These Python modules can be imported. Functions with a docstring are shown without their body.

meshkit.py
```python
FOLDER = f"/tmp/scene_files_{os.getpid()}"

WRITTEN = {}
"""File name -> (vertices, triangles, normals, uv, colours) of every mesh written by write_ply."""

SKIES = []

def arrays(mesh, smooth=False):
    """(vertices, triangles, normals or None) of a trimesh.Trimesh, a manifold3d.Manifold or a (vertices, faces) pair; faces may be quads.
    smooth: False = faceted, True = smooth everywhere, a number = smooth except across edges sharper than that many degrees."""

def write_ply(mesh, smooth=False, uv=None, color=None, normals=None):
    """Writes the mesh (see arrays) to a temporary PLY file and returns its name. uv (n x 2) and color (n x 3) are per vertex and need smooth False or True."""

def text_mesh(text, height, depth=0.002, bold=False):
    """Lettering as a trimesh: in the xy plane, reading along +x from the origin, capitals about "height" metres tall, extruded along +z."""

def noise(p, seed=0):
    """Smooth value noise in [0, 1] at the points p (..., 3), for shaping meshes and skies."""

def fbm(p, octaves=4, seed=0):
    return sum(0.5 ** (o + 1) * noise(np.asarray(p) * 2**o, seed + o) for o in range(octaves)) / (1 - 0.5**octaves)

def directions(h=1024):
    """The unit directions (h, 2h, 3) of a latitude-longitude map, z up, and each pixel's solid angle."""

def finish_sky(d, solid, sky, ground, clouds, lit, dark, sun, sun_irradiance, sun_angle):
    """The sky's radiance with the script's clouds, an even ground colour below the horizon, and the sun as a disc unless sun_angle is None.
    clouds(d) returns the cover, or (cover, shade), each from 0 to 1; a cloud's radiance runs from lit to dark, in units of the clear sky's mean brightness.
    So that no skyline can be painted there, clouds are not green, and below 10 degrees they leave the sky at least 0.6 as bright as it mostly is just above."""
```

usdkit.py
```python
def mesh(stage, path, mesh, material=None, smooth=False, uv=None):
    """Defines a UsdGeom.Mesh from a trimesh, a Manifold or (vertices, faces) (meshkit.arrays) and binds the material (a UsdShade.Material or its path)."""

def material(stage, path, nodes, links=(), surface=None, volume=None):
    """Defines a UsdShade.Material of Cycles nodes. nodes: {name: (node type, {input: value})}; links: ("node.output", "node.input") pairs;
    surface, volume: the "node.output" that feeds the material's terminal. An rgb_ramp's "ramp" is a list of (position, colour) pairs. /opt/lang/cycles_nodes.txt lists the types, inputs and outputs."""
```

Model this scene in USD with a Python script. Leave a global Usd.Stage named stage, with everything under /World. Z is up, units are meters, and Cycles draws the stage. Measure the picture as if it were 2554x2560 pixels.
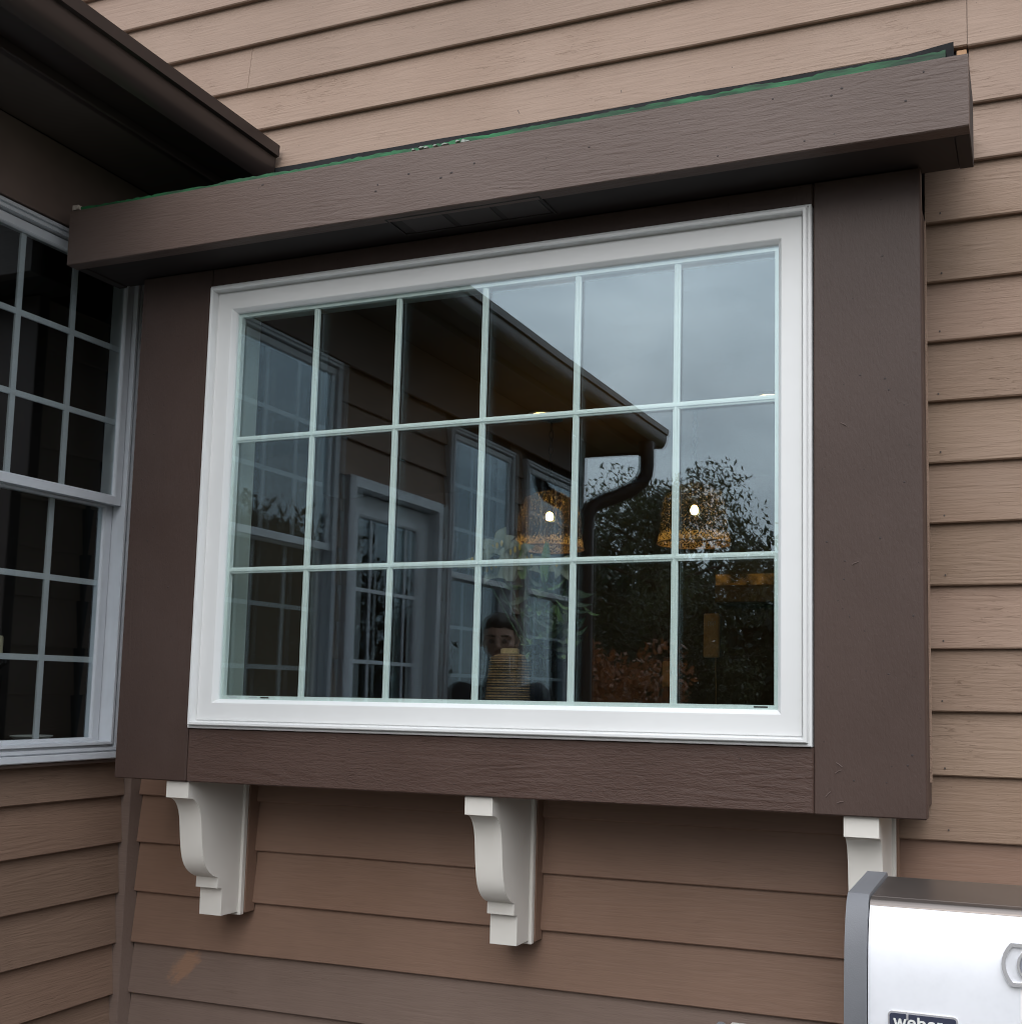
import math, random
import numpy as np, trimesh, manifold3d, usdkit, meshkit
from shapely.geometry import Polygon
from pxr import Usd, UsdGeom, UsdLux, UsdShade, Gf, Sdf

random.seed(7); rng = np.random.default_rng(7)
stage = Usd.Stage.CreateInMemory()
UsdGeom.SetStageUpAxis(stage, 'Z'); UsdGeom.SetStageMetersPerUnit(stage, 1.0)
UsdGeom.Xform.Define(stage, '/World'); UsdGeom.Scope.Define(stage, '/World/Looks')

# ------------------------------------------------------------------ camera
cam = UsdGeom.Camera.Define(stage, '/World/camera')
YAW, PITCH, ROLL, FPX = 0.3511, 0.0991, 0.0152, 2758.74
fwd = np.array([-math.sin(YAW)*math.cos(PITCH), math.cos(YAW)*math.cos(PITCH), math.sin(PITCH)])
right0 = np.array([math.cos(YAW), math.sin(YAW), 0.0]); up0 = np.cross(right0, fwd)
cr = right0*math.cos(ROLL)+up0*math.sin(ROLL); cu = -right0*math.sin(ROLL)+up0*math.cos(ROLL)
CAM = np.array([2.6744, -2.7782, 0.0])
m4 = Gf.Matrix4d(); m4.SetRow(0, Gf.Vec4d(*cr, 0)); m4.SetRow(1, Gf.Vec4d(*cu, 0)); m4.SetRow(2, Gf.Vec4d(*(-fwd), 0)); m4.SetRow(3, Gf.Vec4d(*CAM, 1))
cam.AddTransformOp().Set(m4)
cam.CreateHorizontalApertureAttr(36.0); cam.CreateVerticalApertureAttr(36.0*2560/2554)
cam.CreateFocalLengthAttr(36.0*FPX/2554)
cam.CreateHorizontalApertureOffsetAttr((1277-1576.7)/2554*36.0); cam.CreateVerticalApertureOffsetAttr((1460.5-1280)/2554*36.0)
cam.CreateClippingRangeAttr(Gf.Vec2f(0.05, 500))
cam.CreateExposureAttr(-0.12)

# ------------------------------------------------------------------ sky and sun
SUN = np.array([0.05, -0.84, 0.52]); SUN /= np.linalg.norm(SUN)
ELEV = math.asin(SUN[2]); ROT = math.atan2(SUN[0], SUN[1])
sky_mat = usdkit.material(stage, '/World/Looks/sky_mat', {
    'tc': ('texture_coordinate', {}), 'mp': ('mapping', {'scale': (1.0, 1.0, 2.6)}),
    'sky': ('sky_texture', {'sky_type': 'single_scattering', 'sun_disc': False, 'sun_elevation': ELEV, 'sun_rotation': ROT}),
    'nz': ('noise_texture', {'scale': 3.4, 'detail': 5.0, 'roughness': 0.52, 'distortion': 0.25}),
    'cl': ('rgb_ramp', {'ramp': [(0.30, (8.4, 8.9, 9.6)), (0.5, (12.4, 12.8, 13.4)), (0.70, (16.6, 16.8, 17.1))]}),
    'mx': ('mix_color', {'fac': 0.9}), 'sx': ('separate_xyz', {}), 'zr': ('rgb_ramp', {'ramp': [(0.0, (.42,)*3), (0.15, (.54,)*3), (0.45, (.88,)*3), (1.0, (1.75,)*3)]}), 'mz': ('mix_color', {'blend_type': 'multiply', 'fac': 1.0, 'use_clamp': False}), 'dp': ('vector_math', {'math_type': 'dot_product', 'vector2': tuple(SUN)}), 'dr': ('rgb_ramp', {'ramp': [(0.0, (.42,)*3), (0.35, (.58,)*3), (0.70, (1.15,)*3), (0.9, (1.85,)*3), (1.0, (2.05,)*3)]}), 'md': ('mix_color', {'blend_type': 'multiply', 'fac': 1.0, 'use_clamp': False}), 'bg': ('background_shader', {'strength': 0.1})},
    [('tc.generated', 'mp.vector'), ('mp.vector', 'nz.vector'), ('nz.fac', 'cl.fac'), ('sky.color', 'mx.a'), ('cl.color', 'mx.b'), ('tc.generated', 'sx.vector'), ('sx.z', 'zr.fac'), ('mx.result', 'mz.a'), ('zr.color', 'mz.b'), ('tc.generated', 'dp.vector1'), ('dp.value', 'dr.fac'), ('mz.result', 'md.a'), ('dr.color', 'md.b'), ('md.result', 'bg.color')],
    surface='bg.background')
dome = UsdLux.DomeLight.Define(stage, '/World/sky'); UsdShade.MaterialBindingAPI.Apply(dome.GetPrim()).Bind(sky_mat)
dome.GetPrim().SetCustomDataByKey('kind', 'structure')
sun = UsdLux.DistantLight.Define(stage, '/World/sun')
sun.CreateIntensityAttr(0.14); sun.CreateAngleAttr(25.0); sun.CreateNormalizeAttr(True) if hasattr(sun, 'CreateNormalizeAttr') else None
sun.CreateColorAttr(Gf.Vec3f(1.0, 0.96, 0.9))
zx = SUN; xx = np.cross([0, 0, 1.0], zx); xx /= np.linalg.norm(xx); yx = np.cross(zx, xx)
ms = Gf.Matrix4d(); ms.SetRow(0, Gf.Vec4d(*xx, 0)); ms.SetRow(1, Gf.Vec4d(*yx, 0)); ms.SetRow(2, Gf.Vec4d(*zx, 0)); ms.SetRow(3, Gf.Vec4d(0, 0, 20, 1))
sun.AddTransformOp().Set(ms)

# ------------------------------------------------------------------ helpers
used = {}
def newpath(parent, name):
    k = (parent, name); n = used.get(k, -1) + 1; used[k] = n
    return f'{parent}/{name}' + (f'_{n:03d}' if n else '')
def meta(prim, label=None, cat=None, group=None, kind=None):
    for k, v in (('label', label), ('category', cat), ('group', group), ('kind', kind)):
        if v: prim.SetCustomDataByKey(k, v)
def thing(name, label, cat, loc=(0, 0, 0), group=None, kind=None, rz=0.0):
    x = UsdGeom.Xform.Define(stage, newpath('/World', name)); x.AddTranslateOp().Set(Gf.Vec3d(*loc))
    if rz: x.AddRotateZOp().Set(rz)
    meta(x.GetPrim(), label, cat, group, kind); x.loc = np.array(loc, float)
    LOC[str(x.GetPath())] = (np.array(loc, float), rz); return x
LOC = {}
def part(parent, name, mesh, mat, smooth=False, label=None, local=False, kind=None):
    """mesh in world coordinates unless local; stored relative to the thing"""
    pp = str(parent.GetPath()); root = '/'.join(pp.split('/')[:3]); loc, rz = LOC.get(root, (np.zeros(3), 0))
    if hasattr(mesh, 'to_mesh'):
        mm = mesh.to_mesh(); mesh = trimesh.Trimesh(mm.vert_properties[:, :3], mm.tri_verts, process=False)
    if not local and np.any(loc):
        mesh = mesh.copy(); mesh.apply_translation(-loc)
    p = usdkit.mesh(stage, newpath(pp, name), mesh, mat, smooth=smooth); meta(p.GetPrim(), label, kind=kind); return p
def single(name, mesh, mat, label=None, cat=None, group=None, kind=None, smooth=False):
    p = usdkit.mesh(stage, newpath('/World', name), mesh, mat, smooth=smooth); meta(p.GetPrim(), label, cat, group, kind); return p
def copy_of(src, name, loc, label, cat, group=None, rz=0.0, scale=None):
    x = UsdGeom.Xform.Define(stage, newpath('/World', name)); x.GetPrim().GetReferences().AddInternalReference(src.GetPath())
    xf = UsdGeom.Xformable(x); xf.ClearXformOpOrder(); x.GetPrim().RemoveProperty('xformOp:translate')
    T = Gf.Matrix4d(1.0); 
    if scale: T = Gf.Matrix4d().SetScale(Gf.Vec3d(*scale)) * T
    T = T * Gf.Matrix4d().SetRotate(Gf.Rotation(Gf.Vec3d(0, 0, 1), rz)) * Gf.Matrix4d().SetTranslate(Gf.Vec3d(*loc))
    xf.AddTransformOp().Set(T); x.GetPrim().SetInstanceable(True); meta(x.GetPrim(), label, cat, group); return x
def cat_(ms): return trimesh.util.concatenate([m for m in ms if m is not None])
def hull(pts): return trimesh.convex.convex_hull(np.asarray(pts, float))
def bx(x0, x1, y0, y1, z0, z1, b=0.0):
    if b <= 0: 
        m = trimesh.creation.box([x1-x0, y1-y0, z1-z0]); m.apply_translation([(x0+x1)/2, (y0+y1)/2, (z0+z1)/2]); return m
    b = min(b, (x1-x0)*.45, (y1-y0)*.45, (z1-z0)*.45); pts = []
    for x, sx in ((x0, 1), (x1, -1)):
        for y, sy in ((y0, 1), (y1, -1)):
            for z, sz in ((z0, 1), (z1, -1)):
                pts += [(x, y+sy*b, z+sz*b), (x+sx*b, y, z+sz*b), (x+sx*b, y+sy*b, z)]
    return hull(pts)
def extr(poly, axis, a, b):
    """polygon given in the two other axes, in order (x:yz, y:xz, z:xy), extruded along axis from a to b"""
    m = trimesh.creation.extrude_polygon(Polygon(poly), b-a, engine='earcut'); v = m.vertices.copy(); o = np.zeros_like(v)
    if axis == 'x': o[:, 1], o[:, 2], o[:, 0] = v[:, 0], v[:, 1], v[:, 2]+a
    elif axis == 'y': o[:, 0], o[:, 2], o[:, 1] = v[:, 0], v[:, 1], v[:, 2]+a
    else: o[:, 0], o[:, 1], o[:, 2] = v[:, 0], v[:, 1], v[:, 2]+a
    m = trimesh.Trimesh(o, m.faces, process=False); 
    if m.volume < 0: m.invert()
    return m
def tube(pts, r, n=10):
    pts = np.asarray(pts, float); rr = np.full(len(pts), r) if np.ndim(r) == 0 else np.asarray(r, float); V = []; F = []
    t = np.gradient(pts, axis=0); t /= np.linalg.norm(t, axis=1, keepdims=True)+1e-12
    u = np.cross(t[0], [0.31, 0.2, 0.93]); u /= np.linalg.norm(u)
    for i in range(len(pts)):
        u = u-t[i]*np.dot(u, t[i]); u /= np.linalg.norm(u); w = np.cross(t[i], u)
        a = np.linspace(0, 2*math.pi, n, endpoint=False); V.append(pts[i]+rr[i]*(np.cos(a)[:, None]*u+np.sin(a)[:, None]*w))
    V = np.vstack(V)
    for i in range(len(pts)-1):
        for k in range(n):
            a, b, c, d = i*n+k, i*n+(k+1) % n, (i+1)*n+(k+1) % n, (i+1)*n+k; F += [(a, b, c), (a, c, d)]
    c0, c1 = len(V), len(V)+1; V = np.vstack([V, pts[0], pts[-1]]); L = (len(pts)-1)*n
    for k in range(n): F += [(c0, (k+1) % n, k), (c1, L+k, L+(k+1) % n)]
    m = trimesh.Trimesh(V, F, process=False)
    if m.volume < 0: m.invert()
    return m
def lathe(prof, loc=(0, 0, 0), n=32):
    m = trimesh.creation.revolve(np.asarray(prof, float), sections=n); m.apply_translation(loc); return m
WALL = lambda u, d, z: (u, d, z)            # main wall: u = x, depth d = y
WING = lambda u, d, z: (-d, -u, z)          # wing wall: u = distance from the corner, depth inwards = -x
def mapped(m, W):
    if W is WALL: return m
    v = m.vertices; o = np.stack([-v[:, 1], -v[:, 0], v[:, 2]], 1); return trimesh.Trimesh(o, m.faces[:, ::-1], process=False)
def ring(u0, u1, z0, z1, prof, W=WALL):
    """mitred rectangular frame; prof = closed loop of (inset, depth)"""
    n = len(prof); V = []
    for (su, sz) in ((0, 0), (1, 0), (1, 1), (0, 1)):
        for i, d in prof: V.append((u0+i if su == 0 else u1-i, d, z0+i if sz == 0 else z1-i))
    F = []
    for s in range(4):
        for k in range(n):
            a, b = s*n+k, s*n+(k+1) % n; c, d = ((s+1) % 4)*n+(k+1) % n, ((s+1) % 4)*n+k; F += [(a, b, c), (a, c, d)]
    m = trimesh.Trimesh(V, F, process=False)
    if m.volume < 0: m.invert()
    return mapped(m, W)

# ------------------------------------------------------------------ materials
def M(name, nodes, links, surface='p.BSDF'): return usdkit.material(stage, '/World/Looks/'+name, nodes, links, surface=surface)
def plain(name, col, rough=0.5, metal=0.0, var=0.08, vs=6.0, bump=0.0, bs=200.0, spec=0.5, **kw):
    c = np.array(col, float)
    nodes = {'g': ('geometry', {}), 'n': ('noise_texture', {'scale': vs, 'detail': 4.0, 'roughness': 0.6}),
             'r': ('rgb_ramp', {'ramp': [(0.25, tuple(c*(1-var))), (0.75, tuple(c*(1+var)))]}),
             'p': ('principled_bsdf', {'roughness': rough, 'metallic': metal, 'specular_ior_level': spec, **kw})}
    links = [('g.position', 'n.vector'), ('n.fac', 'r.fac'), ('r.color', 'p.base_color')]
    if bump:
        nodes['nb'] = ('noise_texture', {'scale': bs, 'detail': 3.0}); nodes['b'] = ('bump', {'strength': bump, 'distance': 0.001})
        links += [('g.position', 'nb.vector'), ('nb.fac', 'b.height'), ('b.normal', 'p.normal')]
    return M(name, nodes, links)
def wood(name, c1, c2, axis='x', rough=0.62, grain=0.55, fine=70.0, blotch=1.6, specks=0.0, patch=None, vert=False, streak=0.6, cracks=0.8, aspect=.055):
    """painted rough-sawn wood: fibre grain along axis, growth-ring contours, paint blotches, optional dark nicks"""
    sc = {'x': (1.0, 9.0, 1.0), 'y': (9.0, 1.0, 1.0)}[axis]
    fs = {'x': (aspect, 1.0, 1.0), 'y': (1.0, aspect, 1.0), 'z': (1.0, 1.0, aspect)}['z' if vert else axis]
    ks = {'x': (0.09, 1.0, 1.0), 'y': (1.0, 0.09, 1.0), 'z': (1.0, 1.0, 0.09)}['z' if vert else axis]
    cs = {'x': (0.11, 1.0, 1.0), 'y': (1.0, 0.11, 1.0), 'z': (1.0, 1.0, 0.11)}['z' if vert else axis]
    nodes = {'g': ('geometry', {}), 'mf': ('mapping', {'scale': fs}), 'mc': ('mapping', {'scale': cs}),
             'nf': ('noise_texture', {'scale': fine*2.2, 'detail': 4.0, 'roughness': 0.65, 'distortion': 0.5}),
             'nc': ('noise_texture', {'scale': 9.0, 'detail': 2.0, 'roughness': 0.4, 'distortion': 0.8}),
             'mm': ('math', {'math_type': 'multiply', 'value2': 70.0}), 'sn': ('math', {'math_type': 'sine'}),
             'sm': ('math', {'math_type': 'multiply_add', 'value2': 0.14, 'value3': 0.0}),
             'nk': ('noise_texture', {'scale': 3.2, 'detail': 2.0}), 'kr': ('rgb_ramp', {'ramp': [(0.40, (0.0,)*3), (0.62, (1.0,)*3)]}),
             'km': ('math', {'math_type': 'multiply'}), 'ad': ('math', {'math_type': 'add'}),
             'nb': ('noise_texture', {'scale': blotch, 'detail': 4.0, 'roughness': 0.6}), 'rb': ('rgb_ramp', {'ramp': [(0.32, c1), (0.68, c2)]}),
             'fr': ('rgb_ramp', {'ramp': [(0.25, (0.88,)*3), (0.55, (1.03,)*3)]}), 'cm': ('mix_color', {'blend_type': 'multiply', 'fac': streak}), 'mk': ('mapping', {'scale': ks}), 'ck': ('noise_texture', {'scale': 150.0, 'detail': 3.0, 'roughness': 0.6, 'distortion': 1.4}), 'cr': ('rgb_ramp', {'ramp': [(0.60, (0.0,)*3), (0.68, (1.0,)*3)]}), 'ml': ('noise_texture', {'scale': 4.5, 'detail': 2.0}), 'mlr': ('rgb_ramp', {'ramp': [(0.48, (0.0,)*3), (0.66, (1.0,)*3)]}), 'cw': ('math', {'math_type': 'multiply'}), 'cd': ('mix_color', {'blend_type': 'multiply', 'b': (0.76, 0.73, 0.70)}), 'cwf': ('math', {'math_type': 'multiply', 'value2': cracks}), 'cn': ('math', {'math_type': 'multiply_add', 'value2': -0.5*cracks}),
             'b': ('bump', {'strength': grain, 'distance': 0.0035}), 'p': ('principled_bsdf', {'roughness': rough, 'specular_ior_level': 0.35})}
    links = [('g.position', 'mf.vector'), ('g.position', 'mc.vector'), ('mf.vector', 'nf.vector'), ('mc.vector', 'nc.vector'), ('nc.fac', 'mm.value1'), ('mm.value', 'sn.value1'),
             ('g.position', 'nk.vector'), ('nk.fac', 'kr.fac'), ('sn.value', 'sm.value1'), ('sm.value', 'km.value1'), ('kr.color', 'km.value2'), ('km.value', 'ad.value1'), ('nf.fac', 'ad.value2'),
             ('b.normal', 'p.normal'), ('g.position', 'nb.vector'), ('nb.fac', 'rb.fac'), ('nf.fac', 'fr.fac'), ('rb.color', 'cm.a'), ('fr.color', 'cm.b'), ('g.position', 'mk.vector'), ('mk.vector', 'ck.vector'), ('ck.fac', 'cr.fac'), ('g.position', 'ml.vector'), ('ml.fac', 'mlr.fac'), ('cr.color', 'cw.value1'), ('mlr.color', 'cw.value2'), ('cw.value', 'cwf.value1'), ('cwf.value', 'cd.fac'), ('cm.result', 'cd.a'), ('cw.value', 'cn.value1'), ('ad.value', 'cn.value3'), ('cn.value', 'b.height')]
    last = 'cd.result'
    if patch:
        (px, py, pz), (sx, sy, sz), pc = patch
        nodes.update({'pm0': ('mapping', {'location': (-px, -py, -pz)}), 'pm': ('mapping', {'rotation': (0.0, -0.75, 0.0)}), 'pm2': ('mapping', {'scale': (1/sx, 1/sy, 1/sz)}), 'pn': ('noise_texture', {'scale': 2.0, 'detail': 4.0, 'distortion': 1.0}),
                      'pl': ('vector_math', {'math_type': 'length'}), 'pa': ('math', {'math_type': 'multiply_add', 'value2': 1.3, 'value3': -0.65}),
                      'ps': ('math', {'math_type': 'add'}), 'pr': ('rgb_ramp', {'ramp': [(0.55, (0.75,)*3), (0.95, (0.0,)*3)]}), 'px': ('mix_color', {'b': pc})})
        links += [('g.position', 'pm0.vector'), ('pm0.vector', 'pm.vector'), ('pm.vector', 'pm2.vector'), ('pm2.vector', 'pl.vector1'), ('pm2.vector', 'pn.vector'), ('pn.fac', 'pa.value1'), ('pa.value', 'ps.value1'), ('pl.value', 'ps.value2'), ('ps.value', 'pr.fac'), ('pr.color', 'px.fac'), (last, 'px.a')]
        last = 'px.result'
    if specks:
        nodes.update({'vs': ('voronoi_texture', {'scale': 26.0}), 'vr': ('rgb_ramp', {'ramp': [(0.035, (0.35,)*3), (0.06, (1.0,)*3)]}), 'vm': ('mix_color', {'blend_type': 'multiply', 'fac': specks})})
        links += [('g.position', 'vs.vector'), ('vs.distance', 'vr.fac'), (last, 'vm.a'), ('vr.color', 'vm.b')]
        last = 'vm.result'
    links.append((last, 'p.base_color'))
    return M(name, nodes, links)

TAUPE = [(.205, .150, .120), (.245, .188, .155)]
def shades(base, n, spread, warm=.06):
    r = np.random.default_rng(sum(int(x*1000) for x in base)); out = []
    for k in range(n):
        f = 1+spread*r.uniform(-1, 1); c = np.array(base)*f; t = np.array([1+warm*r.random(), 1.0, 1-warm*r.random()]); c = c*np.array([1.00, .965, .915]); out.append((tuple(c*.90*t), tuple(c*1.10)))
    return out
siding_faded = [wood(f'siding_faded_{i}', a, b, 'x', specks=0.5, grain=0.6, cracks=1.0, streak=.45) for i, (a, b) in enumerate(shades((.292, .212, .170), 5, .07))]
siding_mid = [wood(f'siding_mid_{i}', a, b, 'x', specks=0.4, grain=0.85, cracks=.8, streak=.4) for i, (a, b) in enumerate(shades((.275, .198, .155), 5, .08, .10))]
siding_new = [wood(f'siding_new_{i}', a, b, 'x', grain=0.3, rough=0.5, cracks=0.3) for i, (a, b) in enumerate(shades((.222, .142, .107), 4, .06))]
siding_old = [wood('siding_old_0', (.165, .115, .092), (.198, .140, .114), 'x', grain=0.45, patch=((.228, 0, -.845), (.040, 1.0, .075), (.30, .17, .105))), wood('siding_old_1', (.168, .118, .096), (.200, .144, .118), 'x', grain=0.45)]
siding_wing = [wood(f'siding_wing_{i}', a, b, 'y', grain=0.7) for i, (a, b) in enumerate(shades((.192, .130, .099), 3, .06))]
trim_rough = wood('trim_rough', (0.0654, 0.0370, 0.0284), (0.0774, 0.0456, 0.0361), 'x', grain=1.0, fine=75.0, blotch=5.0, specks=0.5, rough=0.5, aspect=.22, cracks=0.3)
trim_fascia = wood('trim_fascia', (0.1032, 0.0696, 0.0576), (0.1240, 0.0864, 0.0728), 'x', grain=0.65, fine=85.0, blotch=2.5, specks=0.8, rough=0.5, aspect=.10, cracks=0.6, streak=.3)
trim_smooth = wood('trim_smooth', (0.0488, 0.0288, 0.0224), (0.0608, 0.0376, 0.0304), 'x', grain=0.32, fine=80.0, blotch=3.0, specks=0.8, rough=0.5, vert=True, aspect=.35, streak=.3, cracks=0.2)
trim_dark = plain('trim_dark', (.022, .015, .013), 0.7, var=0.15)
trim_wing = plain('trim_wing', (0.136, 0.096, 0.080), 0.65, var=0.15, bump=0.3, bs=90)
gutter_mat = plain('gutter_brown', (0.026, 0.018, 0.016), 0.32, var=0.08)
roof_mat = plain('roof_shingle', (.06, .055, .05), 0.9, var=0.3, vs=30)
vinyl = plain('vinyl_white', (.69, .695, .69), 0.34, var=0.045, vs=2.2)
vinyl_dull = plain('vinyl_dull', (.55, .575, .61), 0.42, var=0.06, vs=12)
grille_mat = plain('grille_pale_green', (.66, .74, .72), 0.35, var=0.02)
corbel_white = plain('corbel_white', (.68, .65, .60), 0.5, var=0.03, bump=0.1, bs=120)
green_fibre = M('green_fibre', {'g': ('geometry', {}), 'm': ('mapping', {'scale': (0.25, 1, 1.5)}), 'n': ('noise_texture', {'scale': 60.0, 'detail': 4.0}), 'n2': ('noise_texture', {'scale': 4.0, 'detail': 3.0}),
    'r': ('rgb_ramp', {'ramp': [(0.3, (.002, .022, .008)), (0.5, (.005, .085, .026)), (0.75, (.014, .17, .055))]}), 'r2': ('rgb_ramp', {'ramp': [(0.30, (0.45,)*3), (0.55, (1.0,)*3)]}),
    'x': ('mix_color', {'blend_type': 'multiply', 'fac': 1.0}), 'b': ('bump', {'strength': 0.6, 'distance': 0.003}), 'p': ('principled_bsdf', {'roughness': 0.7})},
    [('g.position', 'm.vector'), ('m.vector', 'n.vector'), ('n.fac', 'r.fac'), ('g.position', 'n2.vector'), ('n2.fac', 'r2.fac'), ('r.color', 'x.a'), ('r2.color', 'x.b'), ('x.result', 'p.base_color'), ('n.fac', 'b.height'), ('b.normal', 'p.normal')])
felt_black = plain('felt_black', (.012, .012, .014), 0.85, var=0.3, bump=0.4, bs=60)
bare_wood = plain('bare_wood', (.36, .20, .10), 0.7, var=0.2, vs=30)
residue = plain('residue_pale', (.42, .46, .42), 0.8, var=0.3, vs=80)
pale_tab = plain('pale_tab', (.52, .44, .38), 0.7, var=0.2, vs=60)
def glass(name, base, tint=(.965, .985, .975), wob=0.010):
    """thin window glass: a little mirror straight on, more at grazing angles, else clear"""
    return M(name, {'g': ('geometry', {}), 'n': ('noise_texture', {'scale': 2.4, 'detail': 1.0}), 'b': ('bump', {'strength': wob, 'distance': 0.05}), 'l': ('layer_weight', {'blend': 0.5}),
        'pw': ('math', {'math_type': 'power', 'value2': 4.5}), 'ma': ('math', {'math_type': 'multiply_add', 'value2': 0.75, 'value3': base, 'use_clamp': True}),
        't': ('transparent_bsdf', {'color': tint}), 's': ('glossy_bsdf', {'color': (.78, .91, 1.0), 'roughness': 0.0}), 'x': ('mix_closure', {})},
        [('g.position', 'n.vector'), ('n.fac', 'b.height'), ('b.normal', 's.normal'), ('l.facing', 'pw.value1'), ('pw.value', 'ma.value1'), ('ma.value', 'x.fac'), ('t.BSDF', 'x.closure1'), ('s.BSDF', 'x.closure2')], surface='x.closure')
pane_glass = glass('pane_glass', .110)
pane_glass_inner = glass('pane_glass_inner', .075)
wing_glass = glass('wing_glass', .15)
clear_glass = glass('clear_glass', .04, (.98, .99, .985), 0.0)
def emit(name, col, s):
    return M(name, {'e': ('emission', {'color': col, 'strength': s})}, [], surface='e.emission')
room_mat = plain('room_plaster', (.09, .07, .055), 0.8, var=0.1)
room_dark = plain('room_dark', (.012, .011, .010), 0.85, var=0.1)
floor_mat = plain('room_floor', (.10, .065, .045), 0.5, var=0.2)
concrete = plain('concrete', (.075, .068, .062), 0.9, var=0.12, vs=3, bump=0.4, bs=120)
grass_mat = plain('grass_green', (.07, .10, .035), 0.9, var=0.35, vs=3)

# ------------------------------------------------------------------ ground
single('patio', bx(-.05, 9.0, -8.0, 0.0, -1.56, -1.50, .01), concrete, kind='structure')
single('lawn', trimesh.Trimesh([(-300, -300, -1.58), (300, -300, -1.58), (300, 300, -1.58), (-300, 300, -1.58)], [(0, 1, 2), (0, 2, 3)], process=False), grass_mat, kind='structure')

# ------------------------------------------------------------------ lap siding
ROW0, EXP = 1.6500, 0.15275                                   # butt of row 0 and exposure
def rowz(r): return ROW0-EXP*r
ROWZ = {-4: 2.256, -3: 2.098, -2: 1.9465, -1: 1.7995, 0: 1.6535, 1: 1.5005, 2: 1.3485, 3: 1.1965, 4: 1.0437, 5: .8890, 6: .7353, 7: .5816, 8: .4290, 9: .2745, 10: .1215, 11: -.0320, 12: -.1845, 13: -.3384, 14: -.4854, 15: -.6367, 16: -.7892, 17: -.9430}
rz_ = lambda r: ROWZ.get(r, 2.256+.1526*(-4-r) if r < -4 else -.943-.1527*(r-17))
def board(u0, u1, z0, z1, W, jig=0.0):
    """one lap board: butt at z0 standing proud, top tucked under the board above (z1)"""
    h = z1-z0; n = max(2, int((u1-u0)/0.35)+1); us = np.linspace(u0, u1, n); prof = [(0.0035, z0), (0.0, z0+.003), (0.0165, z1+.010), (0.0205, z1+.010), (0.0205, z0+.0005)]
    V = []
    for i, u in enumerate(us):
        w = 0.0012*math.sin(u*3.1+jig*40)+0.0006*math.sin(u*9.7+jig*17); dd = 0.0010*math.sin(u*2.3+jig*23)
        for k, (d, z) in enumerate(prof): V.append((u, d+(dd if k < 2 else 0), z+(w if k in (0, 1, 4) else 0)))
    F = []; q = len(prof)
    for i in range(n-1):
        for k in range(q):
            a, b, c, d = i*q+k, i*q+(k+1) % q, (i+1)*q+(k+1) % q, (i+1)*q+k; F += [(a, b, c), (a, c, d)]
    for k in range(1, q-1): F += [(0, k+1, k), ((n-1)*q, (n-1)*q+k, (n-1)*q+k+1)]
    m = trimesh.Trimesh(V, F, process=False)
    if m.volume < 0: m.invert()
    return mapped(m, W)
XR = 5.6
back = thing('back_wall', 'brown lap siding house wall behind and around the boxed white window', 'wall')
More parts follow.
